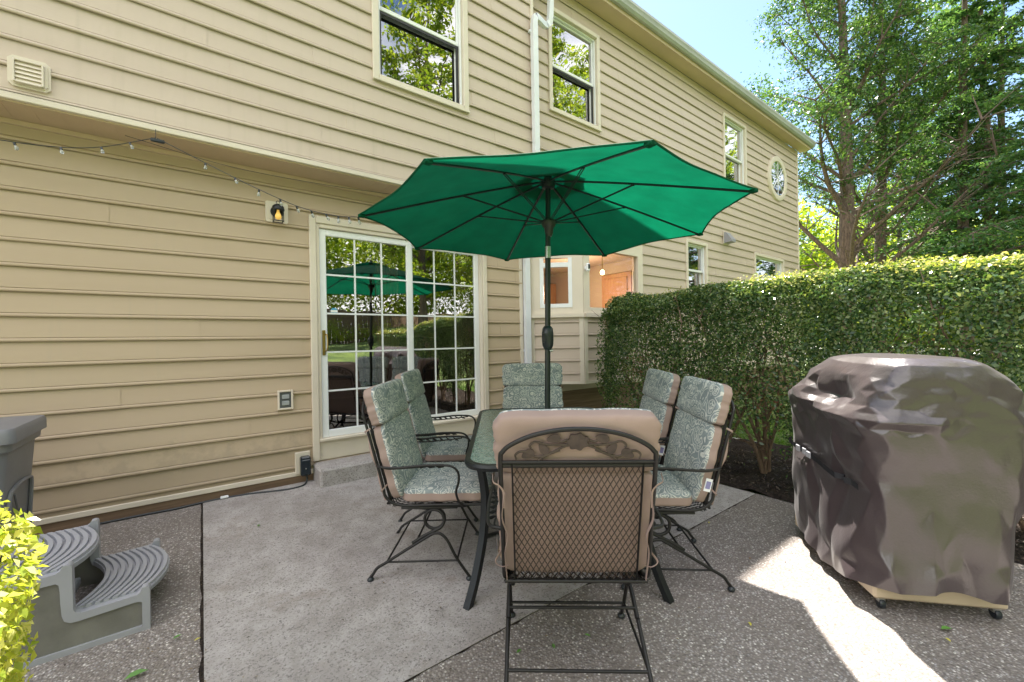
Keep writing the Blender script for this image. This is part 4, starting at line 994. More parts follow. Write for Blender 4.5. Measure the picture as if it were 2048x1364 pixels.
# individual creases: start, end, height, width (local metres)
for A_, B_, hh_, ww_ in (((-.05, -.45, 1.22), (.31, -.45, .90), .020, .018), ((-.06, -.45, 1.20), (-.02, -.46, .88), .014, .014), ((-.02, -.46, .88), (.06, -.46, 1.18), .010, .012),
        ((-.30, -.46, .86), (.30, -.46, .84), .012, .014), ((.10, -.46, .84), (.20, -.46, .72), .012, .012), ((.0, -.46, .84), (-.06, -.46, .74), -.014, .014),
        ((-.33, -.26, .57), (-.20, -.46, .13), .035, .022), ((-.33, -.26, .57), (-.30, -.40, .12), -.025, .025), ((-.31, -.30, .57), (.02, -.46, .56), .014, .014), ((-.31, -.30, .56), (-.05, -.46, .48), .012, .014),
        ((-.31, -.30, .57), (-.12, -.46, .66), .014, .016), ((-.32, -.28, .60), (-.30, -.42, .86), .026, .024), ((-.32, -.22, .60), (-.30, -.02, .88), .020, .018), ((-.32, -.2, .6), (-.30, .12, .80), -.016, .02),
        ((-.05, -.46, .48), (.25, -.46, .42), .010, .014), ((.0, -.46, .40), (.30, -.46, .30), .012, .014), ((-.10, -.46, .36), (.12, -.46, .33), -.012, .016), ((.32, -.46, .42), (.20, -.48, .12), .030, .022), ((.30, -.44, .7), (.33, -.40, .2), .02, .02),
        ((-.33, -.10, .56), (-.34, -.06, .12), .030, .026), ((-.33, .06, .58), (-.35, .10, .12), -.022, .026), ((-.33, .18, .6), (-.36, .28, .12), .028, .028), ((-.31, -.40, .955), (-.29, .30, .94), .026, .018),
        ((-.28, -.30, 1.08), (-.12, .05, 1.2), .018, .016), ((-.26, -.44, 1.02), (-.24, -.10, 1.10), .014, .014), ((-.25, .0, 1.06), (-.29, .25, .99), .018, .016), ((-.10, -.44, 1.22), (-.30, -.45, .98), .012, .010)):
    A_ = np.array(A_); L_ = np.array(B_)-A_; t_ = ((PB-A_)@L_/(L_@L_)).clip(0, 1); ds_ = np.linalg.norm(PB-A_-t_[:, None]*L_, axis=1)
    D_ += .95*hh_*np.exp(-ds_/(ww_*1.1))*(1-np.abs(2*t_-1)**6)
vs = [v+Vector(tuple(n_*d_)) for v, n_, d_ in zip(vs, NR, D_)]
fs = [(j*Nn+i, j*Nn+(i+1) % Nn, (j+1)*Nn+(i+1) % Nn, (j+1)*Nn+i) for j in range(Mm-1) for i in range(Nn)]
b = MB(); b.add(vs, fs); b.add([tuple(v) for v in vs[-Nn:]], [tuple(range(Nn))]); cov = b.build('fabric_cover', M_COVER, gr, True, False)
import bmesh
bm_ = bmesh.new(); bm_.from_mesh(cov.data); bmesh.ops.triangulate(bm_, faces=bm_.faces, quad_method='SHORT_EDGE'); cl = bm_.edges.layers.float.new('crease_edge')
for e_ in bm_.edges:
    an_ = e_.calc_face_angle(0) if len(e_.link_faces) == 2 else 1
    e_[cl] = min(.78, .05+1.6*max(0, an_-.16)+gj.uniform(0, .2))
for e_ in bm_.edges: e_.smooth = True
bm_.to_mesh(cov.data); bm_.free()
sd = cov.modifiers.new('folds', 'SUBSURF'); sd.levels = 3; sd.render_levels = 3
def near_cover(v, z):   # u of the cover's left face
    best = min((p for p in vs if abs(p.z-z) < .05 and abs(p.y-v) < .05 and p.x < 0), key=lambda p: p.x, default=Vector((-.3, v, z))); return best.x
b = MB(); N2 = 26; sv = []
for i in range(N2):
    v = -.30+.74*i/(N2-1)*.92; z = .565+.09*(i/(N2-1)); u = near_cover(v, z)-.014; sv += [(u, v, z-.016), (u-.002, v, z+.016)]
b.add(sv, [(2*i, 2*i+1, 2*i+3, 2*i+2) for i in range(N2-1)])
st_ = b.build('strap', fabric('black_strap', (.03, .03, .035), .6), cov, False, False)
b = MB(); i0 = 15
for q in range(3): v = sv[2*(i0+q*2)]; b.rbox(v[0]-.012, v[0]-.002, v[1]-.025, v[1]+.02, v[2]-.004, v[2]+.036, .004)
b.build('buckle', mat('grey_buckle', (.35, .35, .38), .4), st_)
M_GTAN = tinted('beige_panel', (.50, .40, .28), .06, 6, .45)
b = MB(); b.rbox(-.275, .275, -.41, .41, .055, .15, .012); b.rbox(-.20, .20, -.33, .34, .15, .80, .02); b.build('cabinet', M_GTAN, gr)
for x in (-.23, .24):
    for y in (-.38, .36):
        b = MB(); b.lathe([(.0, -.012), (.021, -.012), (.024, -.008), (.024, .008), (.021, .012), (0, .012)], (x, y, .024), 18, axis='x'); b.rbox(x-.016, x+.016, y-.012, y+.014, .03, .062, .004, 1)
        b.build('caster', [M_DARK, M_SILVER], gr, 40)

# ------------------------------------------------------------------ two step spa steps
st = empty('plastic_steps', (-.505, 2.93, 0), 0, 'two tread grey plastic steps with curved grooved treads', 'steps')
ox, oy = .48, -2.92
def tread(b, xe0, xe1, z, bul=.085, nst=9):
    Wd = .285; K = 18
    def arc(x, k): y = -Wd+2*Wd*k/K; return (x+bul*(1-(y/Wd)**2), y)
    w = (xe1-xe0)/nst
    for i in range(nst):
        xa = xe0+i*w+.0045; xb = xe0+(i+1)*w-.0045
        vs = []
        for k in range(K+1):
            (x0, y), (x1, _) = arc(xa, k), arc(xb, k); vs += [(x0+.002, y, z), (x1-.002, y, z), (x1, y, z-.016), (x0, y, z-.016)]
        b.add(vs, [(4*k+q, 4*k+(q+1) % 4, 4*k+4+(q+1) % 4, 4*k+4+q) for k in range(K) for q in range(4)]+[(0, 1, 2, 3), (4*K, 4*K+1, 4*K+2, 4*K+3)])
    vs = []
    for k in range(K+1):
        (x0, y), (x1, _) = arc(xe0, k), arc(xe1, k); vs += [(x0, y, z-.014), (x1, y, z-.014), (x1+.003, y, z-.018), (x1, y, z-.038), (x0, y, z-.038)]
    b.add(vs, [(5*k+q, 5*k+(q+1) % 5, 5*k+5+(q+1) % 5, 5*k+5+q) for k in range(K) for q in range(5)])
b = MB(); tread(b, -.475+ox, -.205+ox, .198); b.build('tread', M_RESIN, st, 40)
b = MB(); tread(b, -.82+ox, -.495+ox, .392, nst=10); b.build('tread', M_RESIN, st, 40)
for sg, yy in ((-1, 2.60), (1, 3.24)):
    y0, y1 = (yy, yy+.045) if sg < 0 else (yy-.045, yy)
    b = MB()
    out = [(-.865, 0), (-.178, 0), (-.178, .205), (-.183, .216), (-.195, .219), (-.208, .216), (-.214, .198), (-.228, .19), (-.42, .182), (-.438, .19), (-.445, .205), (-.447, .398), (-.452, .409), (-.465, .412), (-.478, .409), (-.485, .392), (-.50, .382), (-.865, .372)]
    inn = [(-.835, .035), (-.208, .035), (-.208, .10), (-.208, .148), (-.212, .152), (-.22, .155), (-.225, .156), (-.235, .157), (-.43, .148), (-.455, .15), (-.475, .165), (-.482, .19), (-.486, .25), (-.487, .30), (-.49, .33), (-.495, .335), (-.50, .34), (-.835, .338)]
    ya, yb = (y0, y1)
    n = len(out); F = lambda P, y: [(x+ox, y+oy, z) for x, z in P]
    ring = [(i, (i+1) % n, (i+1) % n+n, i+n) for i in range(n)]
    b.add(F(out, ya)+F(inn, ya), ring); b.add(F(out, yb)+F(inn, yb), [r[::-1] for r in ring]); b.add(F(out, ya)+F(out, yb), [(i, i+n, (i+1) % n+n, (i+1) % n) for i in range(n)])
    ym = ya+.012 if sg < 0 else yb-.012; yo = ya if sg < 0 else yb
    b.add(F(inn, ya)+F(inn, yb), [(i, (i+1) % n, (i+1) % n+n, i+n) for i in range(n)])
    sp_ = b.build('side_panel', M_RESIN, st)
    me = sp_.modifiers.new('bevel', 'BEVEL'); me.width = .007; me.segments = 3; me.limit_method = 'ANGLE'; me.angle_limit = radians(50)
    g = MB(); n = len(inn); ym0, ym1 = (ya+.012, ya+.022) if sg < 0 else (yb-.022, yb-.012)
    g.add(F(inn, ym0)+F(inn, ym1), [tuple(range(n)), tuple(range(2*n-1, n-1, -1))]); g.build('inset_panel', M_RESIND, sp_)
st.scale = (.95, .97, .98)
for q_ in ((-.86, -.83, .03, .36), (-.55, -.52, .08, .12)):
    b = MB(); b.rbox(q_[0]+ox, q_[1]+ox, 2.65+oy, 3.19+oy, q_[2], q_[3], .006); b.build('cross_rail', M_RESIN, st)


# ------------------------------------------------------------------ grey bin by the wall
bn = empty('storage_bin', (-1.12, 3.55, .06), 0, 'tall grey plastic bin with a lid against the siding at the left edge', 'bin')
b = MB()
def ring4(x0, x1, y0, y1, z, r=.05, n=5):
    P = []
    for cx, cy, a0 in ((x1-r, y1-r, 0), (x0+r, y1-r, 90), (x0+r, y0+r, 180), (x1-r, y0+r, 270)):
        for i in range(n+1): a = radians(a0+90*i/n); P.append((cx+r*cos(a), cy+r*sin(a), z))
    return P
rings = [ring4(-.27, .25, -.245, .22, .0), ring4(-.29, .275, -.262, .235, .42), ring4(-.305, .298, -.275, .245, .745), ring4(-.325, .318, -.292, .262, .76), ring4(-.33, .322, -.296, .266, .815), ring4(-.31, .30, -.28, .25, .82)]
n = len(rings[0]); b.add([p for r in rings for p in r], [(a*n+i, a*n+(i+1) % n, (a+1)*n+(i+1) % n, (a+1)*n+i) for a in range(len(rings)-1) for i in range(n)]+[tuple(range(n-1, -1, -1)), tuple((len(rings)-1)*n+i for i in range(n))])
b.build('bin_body', M_BIN, bn, 35)
b = MB(); rings = [ring4(-.335, .33, -.305, .272, .80, .04), ring4(-.345, .34, -.315, .28, .805, .045), ring4(-.345, .34, -.315, .28, .862, .045), ring4(-.335, .33, -.305, .27, .880, .04), ring4(-.25, .25, -.22, .19, .893, .04)]
b.add([p for r in rings for p in r], [(a*n+i, a*n+(i+1) % n, (a+1)*n+(i+1) % n, (a+1)*n+i) for a in range(4) for i in range(n)]+[tuple(4*n+i for i in range(n)), tuple(range(n-1, -1, -1))]); b.build('lid', M_BIN, bn, 35)
b = MB(); A_ = smoothpath([(.268, -.18, .03), (.278, -.19, .30), (.288, -.185, .50), (.291, -.12, .535), (.292, 0, .545), (.291, .12, .535), (.288, .165, .50), (.278, .17, .30), (.266, .165, .03)], 5); b.tube([tuple(p) for p in A_], .010, 6)
b.tube([tuple(p) for p in smoothpath([(.290, -.12, .50), (.283, -.03, .36), (.276, .06, .2), (.262, .10, .03)], 5)], .005, 6); b.tube([tuple(p) for p in smoothpath([(.262, -.17, .02), (.272, -.08, .17), (.274, .03, .20), (.270, .12, .16), (.262, .16, .05)], 5)], .008, 6)
b.build('raised_arch', M_BIN, bn, True)

# ------------------------------------------------------------------ foliage helpers
def leafmesh(name, P, Nrm, size, m, parent=None, asp=.5, jit=.7, sv=.3, up_bias=0.0, fold=.25):
    """one small folded leaf per point: P (n,3) positions, Nrm (n,3) facing"""
    n = len(P); r = rng.normal(size=(n, 3)); N = Nrm+r*jit; N[:, 2] += up_bias; N /= np.linalg.norm(N, axis=1)[:, None]+1e-9
    t = rng.normal(size=(n, 3)); D = t-N*(t*N).sum(1)[:, None]; D /= np.linalg.norm(D, axis=1)[:, None]+1e-9; B = np.cross(N, D)
    s = size*(1+sv*rng.normal(size=n)).clip(.4, 1.8)[:, None]; w = s*asp
    V = np.stack([P-D*s*.5, P+B*w*.5-D*s*.02+N*w*fold, P+D*s*.5, P-B*w*.5-D*s*.02+N*w*fold], 1).reshape(-1, 3)
    me = bpy.data.meshes.new(name); me.vertices.add(4*n); me.vertices.foreach_set('co', V.astype('f').ravel())
    me.loops.add(4*n); me.loops.foreach_set('vertex_index', np.arange(4*n, dtype='i')); me.polygons.add(n)
    me.polygons.foreach_set('loop_start', np.arange(0, 4*n, 4, dtype='i')); me.update(calc_edges=True); me.validate()
    me.materials.append(m); o = bpy.data.objects.new(name, me); COL.objects.link(o)
    if parent: o.parent = parent
    return o
def snoise(P, f, seed=0):
    """cheap smooth noise from summed sines"""
    g = np.random.default_rng(seed); o = np.zeros(len(P))
    for _ in range(7):
        k = g.normal(size=3)*f; o += np.sin(P@k+g.uniform(0, 6.3))
    return o/7**.5

# ------------------------------------------------------------------ hedge
hd = empty('hedge', (4.4, 1.0, 0), 0, 'clipped evergreen hedge running from the bay window past the grill', 'hedge')
def hedge_surface(n, face):
    u = rng.random(n); v = rng.random(n)
    X0, X1, Y0, Y1 = 3.87, 4.95, -3.2, 3.40
    if face == 'front': P = np.stack([np.full(n, X0), Y0+(Y1-Y0)*u, .12+1.74*v], 1); N = np.tile([-1., 0, .1], (n, 1))
    if face == 'top': P = np.stack([X0+(X1-X0)*u, Y0+(Y1-Y0)*v, np.full(n, 1.86)], 1); N = np.tile([0., 0, 1], (n, 1))
    if face == 'end': P = np.stack([X0+(X1-X0)*u, np.full(n, Y1), .15+1.7*v], 1); N = np.tile([0., 1, 0], (n, 1))
    if face == 'back': P = np.stack([np.full(n, X1), Y0+(Y1-Y0)*u, .3+1.56*v], 1); N = np.tile([1., 0, 0], (n, 1))
    return P, N
PP, NN = [], []
for f, n in (('front', 165000), ('top', 75000), ('end', 14000), ('back', 16000)):
    P, N = hedge_surface(n, f)
    dep = np.abs(rng.normal(size=n))*.055
    # round the box: pull in near edges
    ez_ = np.clip((P[:, 2]-1.62)/.24, 0, 1); ey = np.clip((P[:, 1]-3.14)/.26, 0, 1)
    if f == 'front': P[:, 0] += .16*ez_**2.2+.14*ey**2
    if f == 'top':
        ex = np.clip((4.06-P[:, 0])/.16, 0, 1); P[:, 2] -= .12*ex**2+.14*ey**2
    if f == 'end': P[:, 1] -= .15*ez_**2
    bump_ = .045*snoise(P, 4, 1)+.03*snoise(P, 11, 2)
    P = P-N*(dep[:, None])+N*bump_[:, None]
    P[:, 2] -= .10*np.clip(1-P[:, 1], 0, 2)
    keep = np.ones(n, bool)
    if f in ('front', 'back', 'end'):
        low = .62+.16*np.sin(P[:, 1]*3.1)+.12*np.sin(P[:, 1]*7.7+1); low = np.where(P[:, 1] > 2.35, .15+.1*np.sin(P[:, 1]*9), low)
        pk = np.clip((P[:, 2]-low+.18)/.3, .03, 1); thin = np.clip(.50+.55*snoise(P, 5, 5)+np.clip((P[:, 2]-1.2)*1.2, -.35, .6), .18, 1)
        keep = rng.random(n) < pk*thin
    PP.append(P[keep]); NN.append(N[keep])
    # inner leaves
P = np.concatenate(PP); N = np.concatenate(NN)
leafmesh('foliage', P-np.array([4.4, 1.0, 0]), N, .027, M_HEDGE, hd, .55, .75)
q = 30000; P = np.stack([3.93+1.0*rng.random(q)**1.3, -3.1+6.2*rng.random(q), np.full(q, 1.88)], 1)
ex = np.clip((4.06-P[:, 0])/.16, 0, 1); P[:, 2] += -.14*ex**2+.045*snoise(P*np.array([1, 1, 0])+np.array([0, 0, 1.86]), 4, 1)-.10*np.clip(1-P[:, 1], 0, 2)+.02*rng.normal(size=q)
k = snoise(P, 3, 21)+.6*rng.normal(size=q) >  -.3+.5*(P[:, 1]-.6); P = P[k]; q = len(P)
leafmesh('sunlit_growth', P-np.array([4.4, 1.0, 0]), np.tile([-.4, 0, .8], (q, 1)), .026, leafmat('sunlit_new_leaf', (.20, .30, .06), (.50, .50, .14), (.78, .66, .42), .4, .2, 5), hd, .5, .6, up_bias=.2)  # young leaves; sun highlights painted in as pale colour, thinned toward the shaded end
q = 36000; P = np.stack([3.98+.8*rng.random(q), -3.0+6.1*rng.random(q), .25+1.55*rng.random(q)], 1); k = (rng.random(q) < np.clip((P[:, 2]-.45)/.3, .02, 1)) | (P[:, 1] > 2.1); P = P[k]
leafmesh('inner_foliage', P-np.array([4.4, 1.0, 0]), np.tile([-1., 0, .3], (len(P), 1)), .032, M_HEDGE, hd, .55, .8)
q = 11000; P = np.stack([3.95+rng.random(q)*.2, -1+4.2*rng.random(q), .35+1.2*rng.random(q)], 1); k = snoise(P, 4, 9)+.35*rng.normal(size=q) > 1.15; P = P[k]
leafmesh('dead_leaves', P-np.array([4.4, 1.0, 0]), np.tile([-1., 0, 0], (len(P), 1)), .03, leafmat('dry_leaf', (.16, .07, .035), (.30, .15, .08), (.42, .24, .14), .3), hd, .5, .8)
b = MB(); rs = random.Random(4)
for by in [-2.6, -1.9, -1.2, -.55, .1, .7, 1.25, 1.77, 2.2, 2.6, 3.0]:
    ns = 11 if abs(by-1.77) < .1 else 7
    for k in range(ns):
        a = rs.uniform(-1.25, 1.25); ln = rs.uniform(.5, 1.0); x = 4.38+rs.uniform(-.05, .05); y = by+rs.uniform(-.05, .05); P = [(x, y, -.02)]
        dx, dy = rs.uniform(-.42, .3), rs.uniform(-.38, .38)
        for s in (.2, .45, .75, 1.0, 1.3): P.append((x+dx*s+rs.uniform(-.03, .03), y+dy*s+rs.uniform(-.03, .03), .02+s*1.15+rs.uniform(-.03, .03)))
        r0 = rs.uniform(.011, .024); b.tube([p-Vector((4.4, 1, 0)) for p in smoothpath(P, 3)], [max(.003, r0*(1-i/17)) for i in range(16)], 6)
        for t in range(9):
            j = rs.randint(1, 5); p = Vector(P[j]); d = Vector((rs.uniform(-.34, .1), rs.uniform(-.3, .3), rs.uniform(-.02, .35))); m_ = p+d*.5+Vector((0, 0, rs.uniform(-.03, .06)))
            e_ = p+d; e_.x = max(e_.x, 3.92); m_.x = max(m_.x, 3.92)
            b.tube([v-Vector((4.4, 1, 0)) for v in (p, m_, e_)], [.006, .004, .0015], 4)
b.build('stems', M_TWIG, hd, True)

# yellow green shrub next to the camera
sh = empty('yellow_shrub', (-.630, 1.10, .0), 0, 'sunlit yellow green clipped shrub at the bottom left corner', 'shrub')
n = 21000; d = rng.normal(size=(n, 3)); d /= np.linalg.norm(d, axis=1)[:, None]; d = d[d[:, 2] > -.75]; n = len(d)
q = (np.abs(d)**3).sum(1)**(-1/3)
rad = (1+.05*snoise(d, 3, 4)+.035*snoise(d, 9, 6)-np.abs(rng.normal(size=n))*.07)*q
P = d*rad[:, None]*np.array([.37, .37, .38])+np.array([0, 0, .78])
leafmesh('foliage', P, d, .019, M_SHRUB, sh, .55, .7, up_bias=.3)
b = MB()
for k in range(16):
    a = rs.uniform(0, 6.28); b.tube(smoothpath([(0, 0, 0), (.08*cos(a), .08*sin(a), .25), (.22*cos(a), .22*sin(a), .75+rs.uniform(-.1, .2))], 3), [.012-.0012*i for i in range(7)], 5)
b.build('stems', M_TWIG, sh, True)

# ------------------------------------------------------------------ trees
def at(px, d): l = (px-1024)/825; return (.6*d+.8*l*d, .8*d-.6*l*d)
def tree(name, loc, h, r0, style, seed, label, cat='tree', m=None, nl=24000, ls=.12, lean=(0, 0), z0=.25, spread=.3, group=None, bare=0):
    """trunk, limbs and twigs as one bark mesh, leaves clumped round the twigs"""
    R = random.Random(seed); g = np.random.default_rng(seed); root = empty(name, (*loc, 0), 0, label, cat, group); b = MB(); tips = []
    T = []; N = 14
    for i in range(N+1):
        f = i/N; T.append(Vector((lean[0]*f*h+.05*h*.15*sin(3*f+seed), lean[1]*f*h+.04*h*.15*sin(4*f+seed*2), f*h)))
    Tr = smoothpath(T, 2); rad = [r0*((1-i/len(Tr))**.8*.92+.03)+(r0*.35*math.exp(-i*1.5) if i < 5 else 0) for i in range(len(Tr))]
    b.tube(Tr, rad, 9)
    nlimb = int(h*(2.3 if style != 'spruce' else 4.5))
    for k in range(nlimb):
        f = z0+(1-z0)*((k+R.random())/nlimb)**1.0; f = min(.97, f); i = min(len(Tr)-2, int(f*(len(Tr)-1))); p = Tr[i]; a = k*2.4+R.uniform(-.5, .5)
        if style == 'vase': L = spread*h*(.95-.55*f)*R.uniform(.7, 1.15); el_ = R.uniform(.45, .95)
        elif style == 'spruce': L = spread*h*(1.05-f)*R.uniform(.75, 1.1); el_ = R.uniform(-.25, .15)
        else: L = spread*h*(1.0-.75*abs(f-.45))*R.uniform(.6, 1.1); el_ = R.uniform(.1, .7)
        q = p.copy(); d = Vector((cos(a)*cos(el_), sin(a)*cos(el_), sin(el_))); pts = [q.copy()]; S_ = 6
        for s in range(S_):
            d = (d+Vector((R.uniform(-.18, .18), R.uniform(-.18, .18), R.uniform(-.12, .16) if style != 'spruce' else R.uniform(-.14, .02)))).normalized(); q = q+d*L/S_; pts.append(q.copy())
        rr = max(.012, rad[i]*R.uniform(.28, .5)); b.tube(pts, [rr*(1-.85*s/S_) for s in range(S_+1)], 5)
        for s in range(1, S_+1):
            for _ in range(3):
                dd = (d*.6+Vector((R.uniform(-1, 1), R.uniform(-1, 1), R.uniform(-.5, .6) if style != 'spruce' else R.uniform(-.5, .1)))).normalized(); l2 = L*R.uniform(.12, .28); e_ = pts[s]+dd*l2
                b.tube([pts[s], pts[s]+dd*l2*.5, e_], [rr*.25+.004, rr*.15+.003, .003], 3, cap=False)
                if f < bare and R.random() > .12: continue
                for u in (.45, .75, 1.0): tips.append((pts[s]+dd*l2*u, l2*.38+.05))
    b.build('trunk', m[0], root, True)
    C = np.array([tuple(t[0]) for t in tips]); Rr = np.array([t[1] for t in tips]); w = Rr**1.3; idx = g.choice(len(C), nl, p=w/w.sum())
    off = g.normal(size=(nl, 3)); off[:, 2] *= .45 if style != 'spruce' else .3
    P = C[idx]+off*Rr[idx][:, None]*.62
    Nn_ = np.tile([0., 0, 1.], (nl, 1))
    leafmesh('crown', P, Nn_, ls, m[1], root, .5, .75 if style != 'spruce' else .5); return root
x, y = at(1692, 14.5); tree('tree', (x, y), 17, .30, 'vase', 11, 'tall tree with bare lower limbs, the nearest beyond the house corner', m=(M_BARK, M_TREE), nl=44000, ls=.10, z0=.10, spread=.36, bare=.36)
x, y = at(1766, 15.6); tree('tree', (x, y), 17, .24, 'vase', 23, 'slimmer tree standing close to the right of the bare limbed one', m=(M_BARK, M_TREE), nl=30000, ls=.10, z0=.14, spread=.26, bare=.34)
x, y = at(1862, 19); tree('tree', (x, y), 16, .16, 'round', 31, 'slender tree with a thin dark trunk in the middle of the wood', m=(M_BARK, M_TREE), nl=16000, ls=.13, z0=.22, spread=.22)
x, y = at(1940, 15); tree('tree', (x, y), 18, .20, 'spruce', 41, 'leftmost trunk of the dark three trunk clump at the right', m=(M_BARK, M_TREE3), nl=22000, ls=.14, z0=.16, spread=.20)
x, y = at(1978, 15.2); tree('tree', (x, y), 18, .20, 'spruce', 43, 'middle trunk of the dark three trunk clump at the right', m=(M_BARK, M_TREE3), nl=18000, ls=.14, z0=.22, spread=.17)
x, y = at(2018, 15.8); tree('tree', (x, y), 17, .18, 'round', 47, 'rightmost trunk of the dark three trunk clump at the right', m=(M_BARK, M_TREE), nl=20000, ls=.13, z0=.2, spread=.2)
x, y = at(2230, 10.0); tree('tree', (x, y), 12, .20, 'spruce', 53, 'nearer conifer whose pale sprays hang in at the right edge', m=(M_BARK, M_TREE3), nl=30000, ls=.10, z0=.25, spread=.34)
x, y = at(1805, 21); tree('tree', (x, y), 16, .15, 'round', 73, 'thin straight tree between the bare limbed pair and the slender dark trunk', m=(M_BARK, M_TREE), nl=16000, ls=.14, z0=.35, spread=.16)
# distant wood: trunks and foliage reading as one mass
def woods(name, spots, h, nl, ls, m, seed, low=0.0):
    g = np.random.default_rng(seed); PS = []
    for (x, y, hh, r) in spots:
        n = int(nl*r*hh/40); ncl = 40; c = g.normal(size=(ncl, 3)); c /= np.linalg.norm(c, axis=1)[:, None]; c *= g.random((ncl, 1))**.4
        c = c*np.array([r, r, hh*.48])+np.array([x, y, hh*.52+low]); k = g.integers(0, ncl, n)
        off = g.normal(size=(n, 3))*np.array([r*.22, r*.22, r*.13]); PS.append(c[k]+off)
    P = np.concatenate(PS); P = P[P[:, 2] > -.05]
    return leafmesh(name, P, np.tile([0., 0, 1.], (len(P), 1)), ls, m, None, .6, .8)
gg = np.random.default_rng(3); sp1 = []
for px in range(1560, 2500, 55):
    d = gg.uniform(26, 36); x, y = at(px, d); sp1.append((x, y, gg.uniform(9, 14), gg.uniform(2.6, 3.8)))
for px in range(1640, 2450, 60):
    d = gg.uniform(19, 24); x, y = at(px, d); sp1.append((x, y, gg.uniform(3.0, 6.5), gg.uniform(1.4, 2.2)))
tag(woods('distant_woods', sp1, 0, 9000, .26, M_TREE2, 5), kind='stuff')
b = MB()
for (x, y, hh, r) in sp1:
    if hh > 8: b.tube([(x, y, 0), (x+.2, y, hh*.4), (x, y+.2, hh*.9)], [.2, .15, .03], 6)
tag(b.build('distant_trunks', M_BARK, smooth=True), kind='stuff')
# pale drive and shed like strip far behind the hedge
b = MB(); (xa, ya), (xb, yb), (xc, yc), (xd, yd) = at(1600, 24), at(1960, 22), at(1960, 40), at(1600, 46)
b.add([(xa, ya, -.03), (xb, yb, -.03), (xc, yc, .55), (xd, yd, .55)], [(0, 1, 2, 3)]); tag(b.build('driveway', tinted('pale_asphalt', (.46, .43, .42), .08, 1, .9), fixn=False), kind='structure')
sheet('walkway', 5.3, 5.75, -6, 3.9, tinted('pale_paving', (.40, .38, .36), .1, 3, .85), .0, 10, fn=lambda x, y: -.02)

# behind the camera: lawn bank, fence, shrubs and trees, seen in the glass
sheet('lawn_bank', -40, 50, -30, -2.2, M_LAWN, 0, 40, fn=lambda x, y: -.04+1.35*min(1, max(0, (-3-y)/8.5)) if y > -30 else 1.3)
fe = empty('board_fence', (0, -13, 1.2), 0, 'brown board fence behind the lawn, seen only as a reflection', 'fence')
b = MB()
for i in range(230): x = -22+i*.2; b.box(x, x+.19, 0, .02, 0, 1.75+.01*sin(i*3.3))
b.build('board_panel', M_BROWN, fe)
b = MB()
for z in (.35, 1.4): b.box(-22, 24, -.05, 0, z, z+.09)
b.build('rail', M_BROWN, fe)
sp2 = []
for i in range(26): sp2.append((-26+i*2.2+gg.uniform(-.6, .6), gg.uniform(-19, -15), gg.uniform(8, 13), gg.uniform(2.2, 3.4)))
tag(woods('rear_woods', sp2, 0, 7000, .22, M_TREE2, 8, 1.0), kind='stuff')
x_ = 0
for lx, ly, hh, sd, lb in ((8.5, -9.5, 18, 61, 'broad tree behind the viewer mirrored in the large upstairs window'), (17.0, -9.5, 20, 63, 'tree behind the viewer mirrored at the edges of the upstairs window by the downspout'), (37, -10, 20, 65, 'tree behind the viewer mirrored in the far upstairs window'), (-7.0, -12, 13, 67, 'tree on the bank behind the viewer mirrored in the left panel of the glass door')):
    tree('reflected_tree', (lx, ly), hh, .25, 'round', sd, lb, m=(M_BARK, M_TREE2), nl=26000, ls=.19, z0=.2, spread=.24)
sp3 = [(-16+i*1.5, -12.2+gg.uniform(-.3, .3), gg.uniform(.8, 1.6), gg.uniform(.6, .9)) for i in range(24)]
tag(woods('rear_shrubs', sp3, 0, 60000, .07, M_TREE2, 9, 1.2), kind='stuff')

# ------------------------------------------------------------------ litter on the paving
import mathutils
def gpt(px, py):   # point on the paving seen at this photo pixel
    r = (px-1024)/825; d = r2*r-u2*((py-682)/825)+fw; k = -CAM_H/d.z; p = Vector((0, 0, CAM_H))+d*k; return p
lf0 = None; M_FL = tinted('green_leaf', (.10, .24, .04), .2, 20, .5); M_FY = tinted('yellow_leaf', (.55, .50, .08), .2, 20, .5); M_FB = tinted('brown_leaf', (.20, .12, .06), .2, 20, .7)
def fleaf(px, py, s, m, rz, label, z=.010):
    b = MB(); vs = [(-.5, 0, 0), (-.2, .2, .12), (.15, .22, .13), (.5, 0, .02), (.15, -.22, .12), (-.2, -.2, .10), (0, 0, 0)]
    b.add([(x*s, y*s, w*s) for x, y, w in vs], [(0, 1, 6), (1, 2, 6), (2, 3, 6), (3, 4, 6), (4, 5, 6), (5, 0, 6)]); o = b.build('fallen_leaf', m, None, False)
    p = gpt(px, py); o.location = (p.x, p.y, gz(p.y)+z); o.rotation_euler = (0, 0, rz); tag(o, label, 'leaf', 'fallen leaves on the paving'); return o
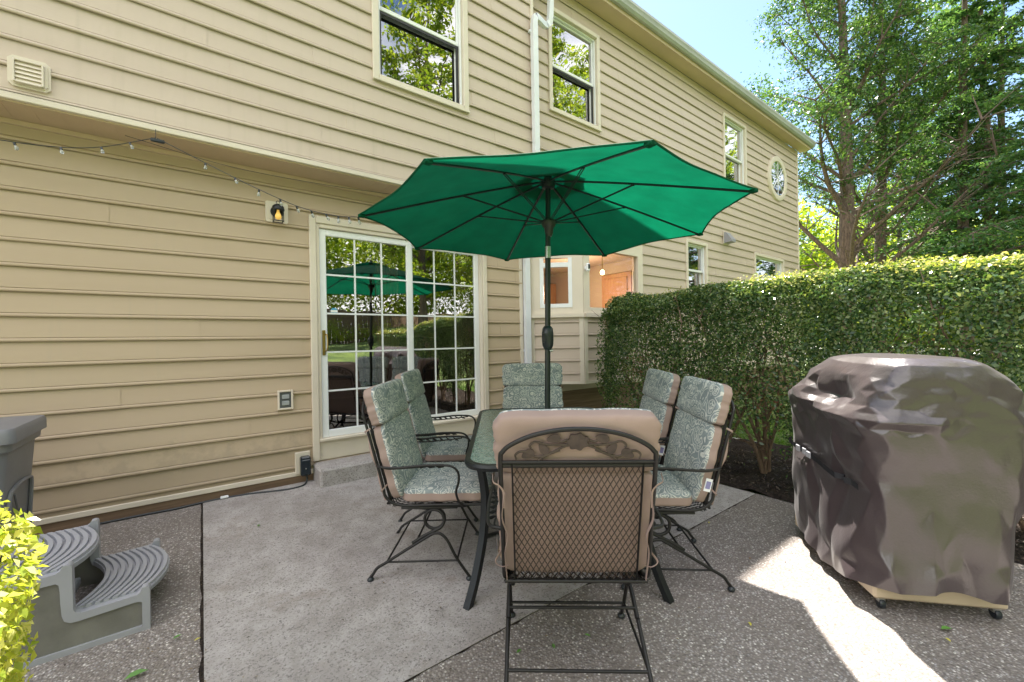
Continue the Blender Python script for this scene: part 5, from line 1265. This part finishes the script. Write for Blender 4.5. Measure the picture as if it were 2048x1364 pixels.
for a in ((355, 1280, .035, M_FL, .4, 'green leaf on the aggregate beside the plastic steps'), (518, 1072, .035, M_FL, 1.2, 'green leaf on the slab in front of the door step'),
          (272, 1355, .075, M_FL, .1, 'large green leaf at the bottom edge left of the slab joint'), (1038, 1307, .03, M_FL, .2, 'green leaf behind the left leg of the nearest chair'),
          (1107, 1297, .032, M_FL, 1.0, 'green leaf midway under the nearest chair'), (1175, 1275, .03, M_FL, 2.0, 'green leaf under the right half of the nearest chair'),
          (1190, 1163, .03, M_FY, .3, 'yellow leaf on the slab edge under the table'), (1500, 1252, .028, M_FY, .7, 'yellow leaf just left of the sunlit patch'),
          (1893, 1262, .055, M_FL, 2.6, 'long green leaf in front of the grill'), (1896, 1284, .026, M_FY, .9, 'small yellow leaf in front of the grill'),
          (1500, 1120, .028, M_FB, .3, 'dry brown curl in the sunlit patch'), (395, 1284, .025, M_FY, .3, 'pale yellow leaf beside the slab joint'), (1418, 1048, .03, M_FY, .5, 'yellow leaf on the slab edge behind the right chairs')):
    fleaf(*a)
n = 1500; P = np.stack([-.9+4.6*rng.random(n), 1.0+3.1*rng.random(n), np.zeros(n)], 1)
j1 = rng.random(220); P[:110, 0] = -.03+.02*rng.normal(size=110); P[110:220, 1] = 1.58+.03*rng.normal(size=110)
P[:, 2] = np.array([gz(v) for v in P[:, 1]])+.011
k = ~((P[:, 0] < -.15) & (P[:, 0] > -.9) & (P[:, 1] > 2.55) & (P[:, 1] < 3.3)); P = P[k]
tag(leafmesh('leaf_litter', P, np.tile([0., 0, 1.], (len(P), 1)), .013, leafmat('litter', (.02, .015, .012), (.08, .05, .035), (.3, .22, .12), .1), None, .35, .15), kind='stuff')
n = 2600; P = np.stack([3.8+1.2*rng.random(n), -.6+4.6*rng.random(n), .03+.02*rng.random(n)], 1)
tag(leafmesh('mulch_chips', P, np.tile([0., 0, 1.], (len(P), 1)), .035, leafmat('chips', (.02, .014, .012), (.07, .045, .035), (.26, .19, .15), .05), None, .3, .5), kind='stuff')
# short grass blades on the lawn strip behind the hedge
n = 16000; P = np.stack([4.95+2.8*rng.random(n), -2.5+6.2*rng.random(n), np.full(n, -.02)], 1); P = P[(P[:, 0] < 5.28) | (P[:, 0] > 5.77)]
tag(leafmesh('grass_blades', P, np.tile([1., .3, .2], (len(P), 1)), .07, leafmat('grass_blade', (.06, .16, .02), (.12, .26, .03), (.22, .36, .06), .4), None, .1, .8), kind='stuff')
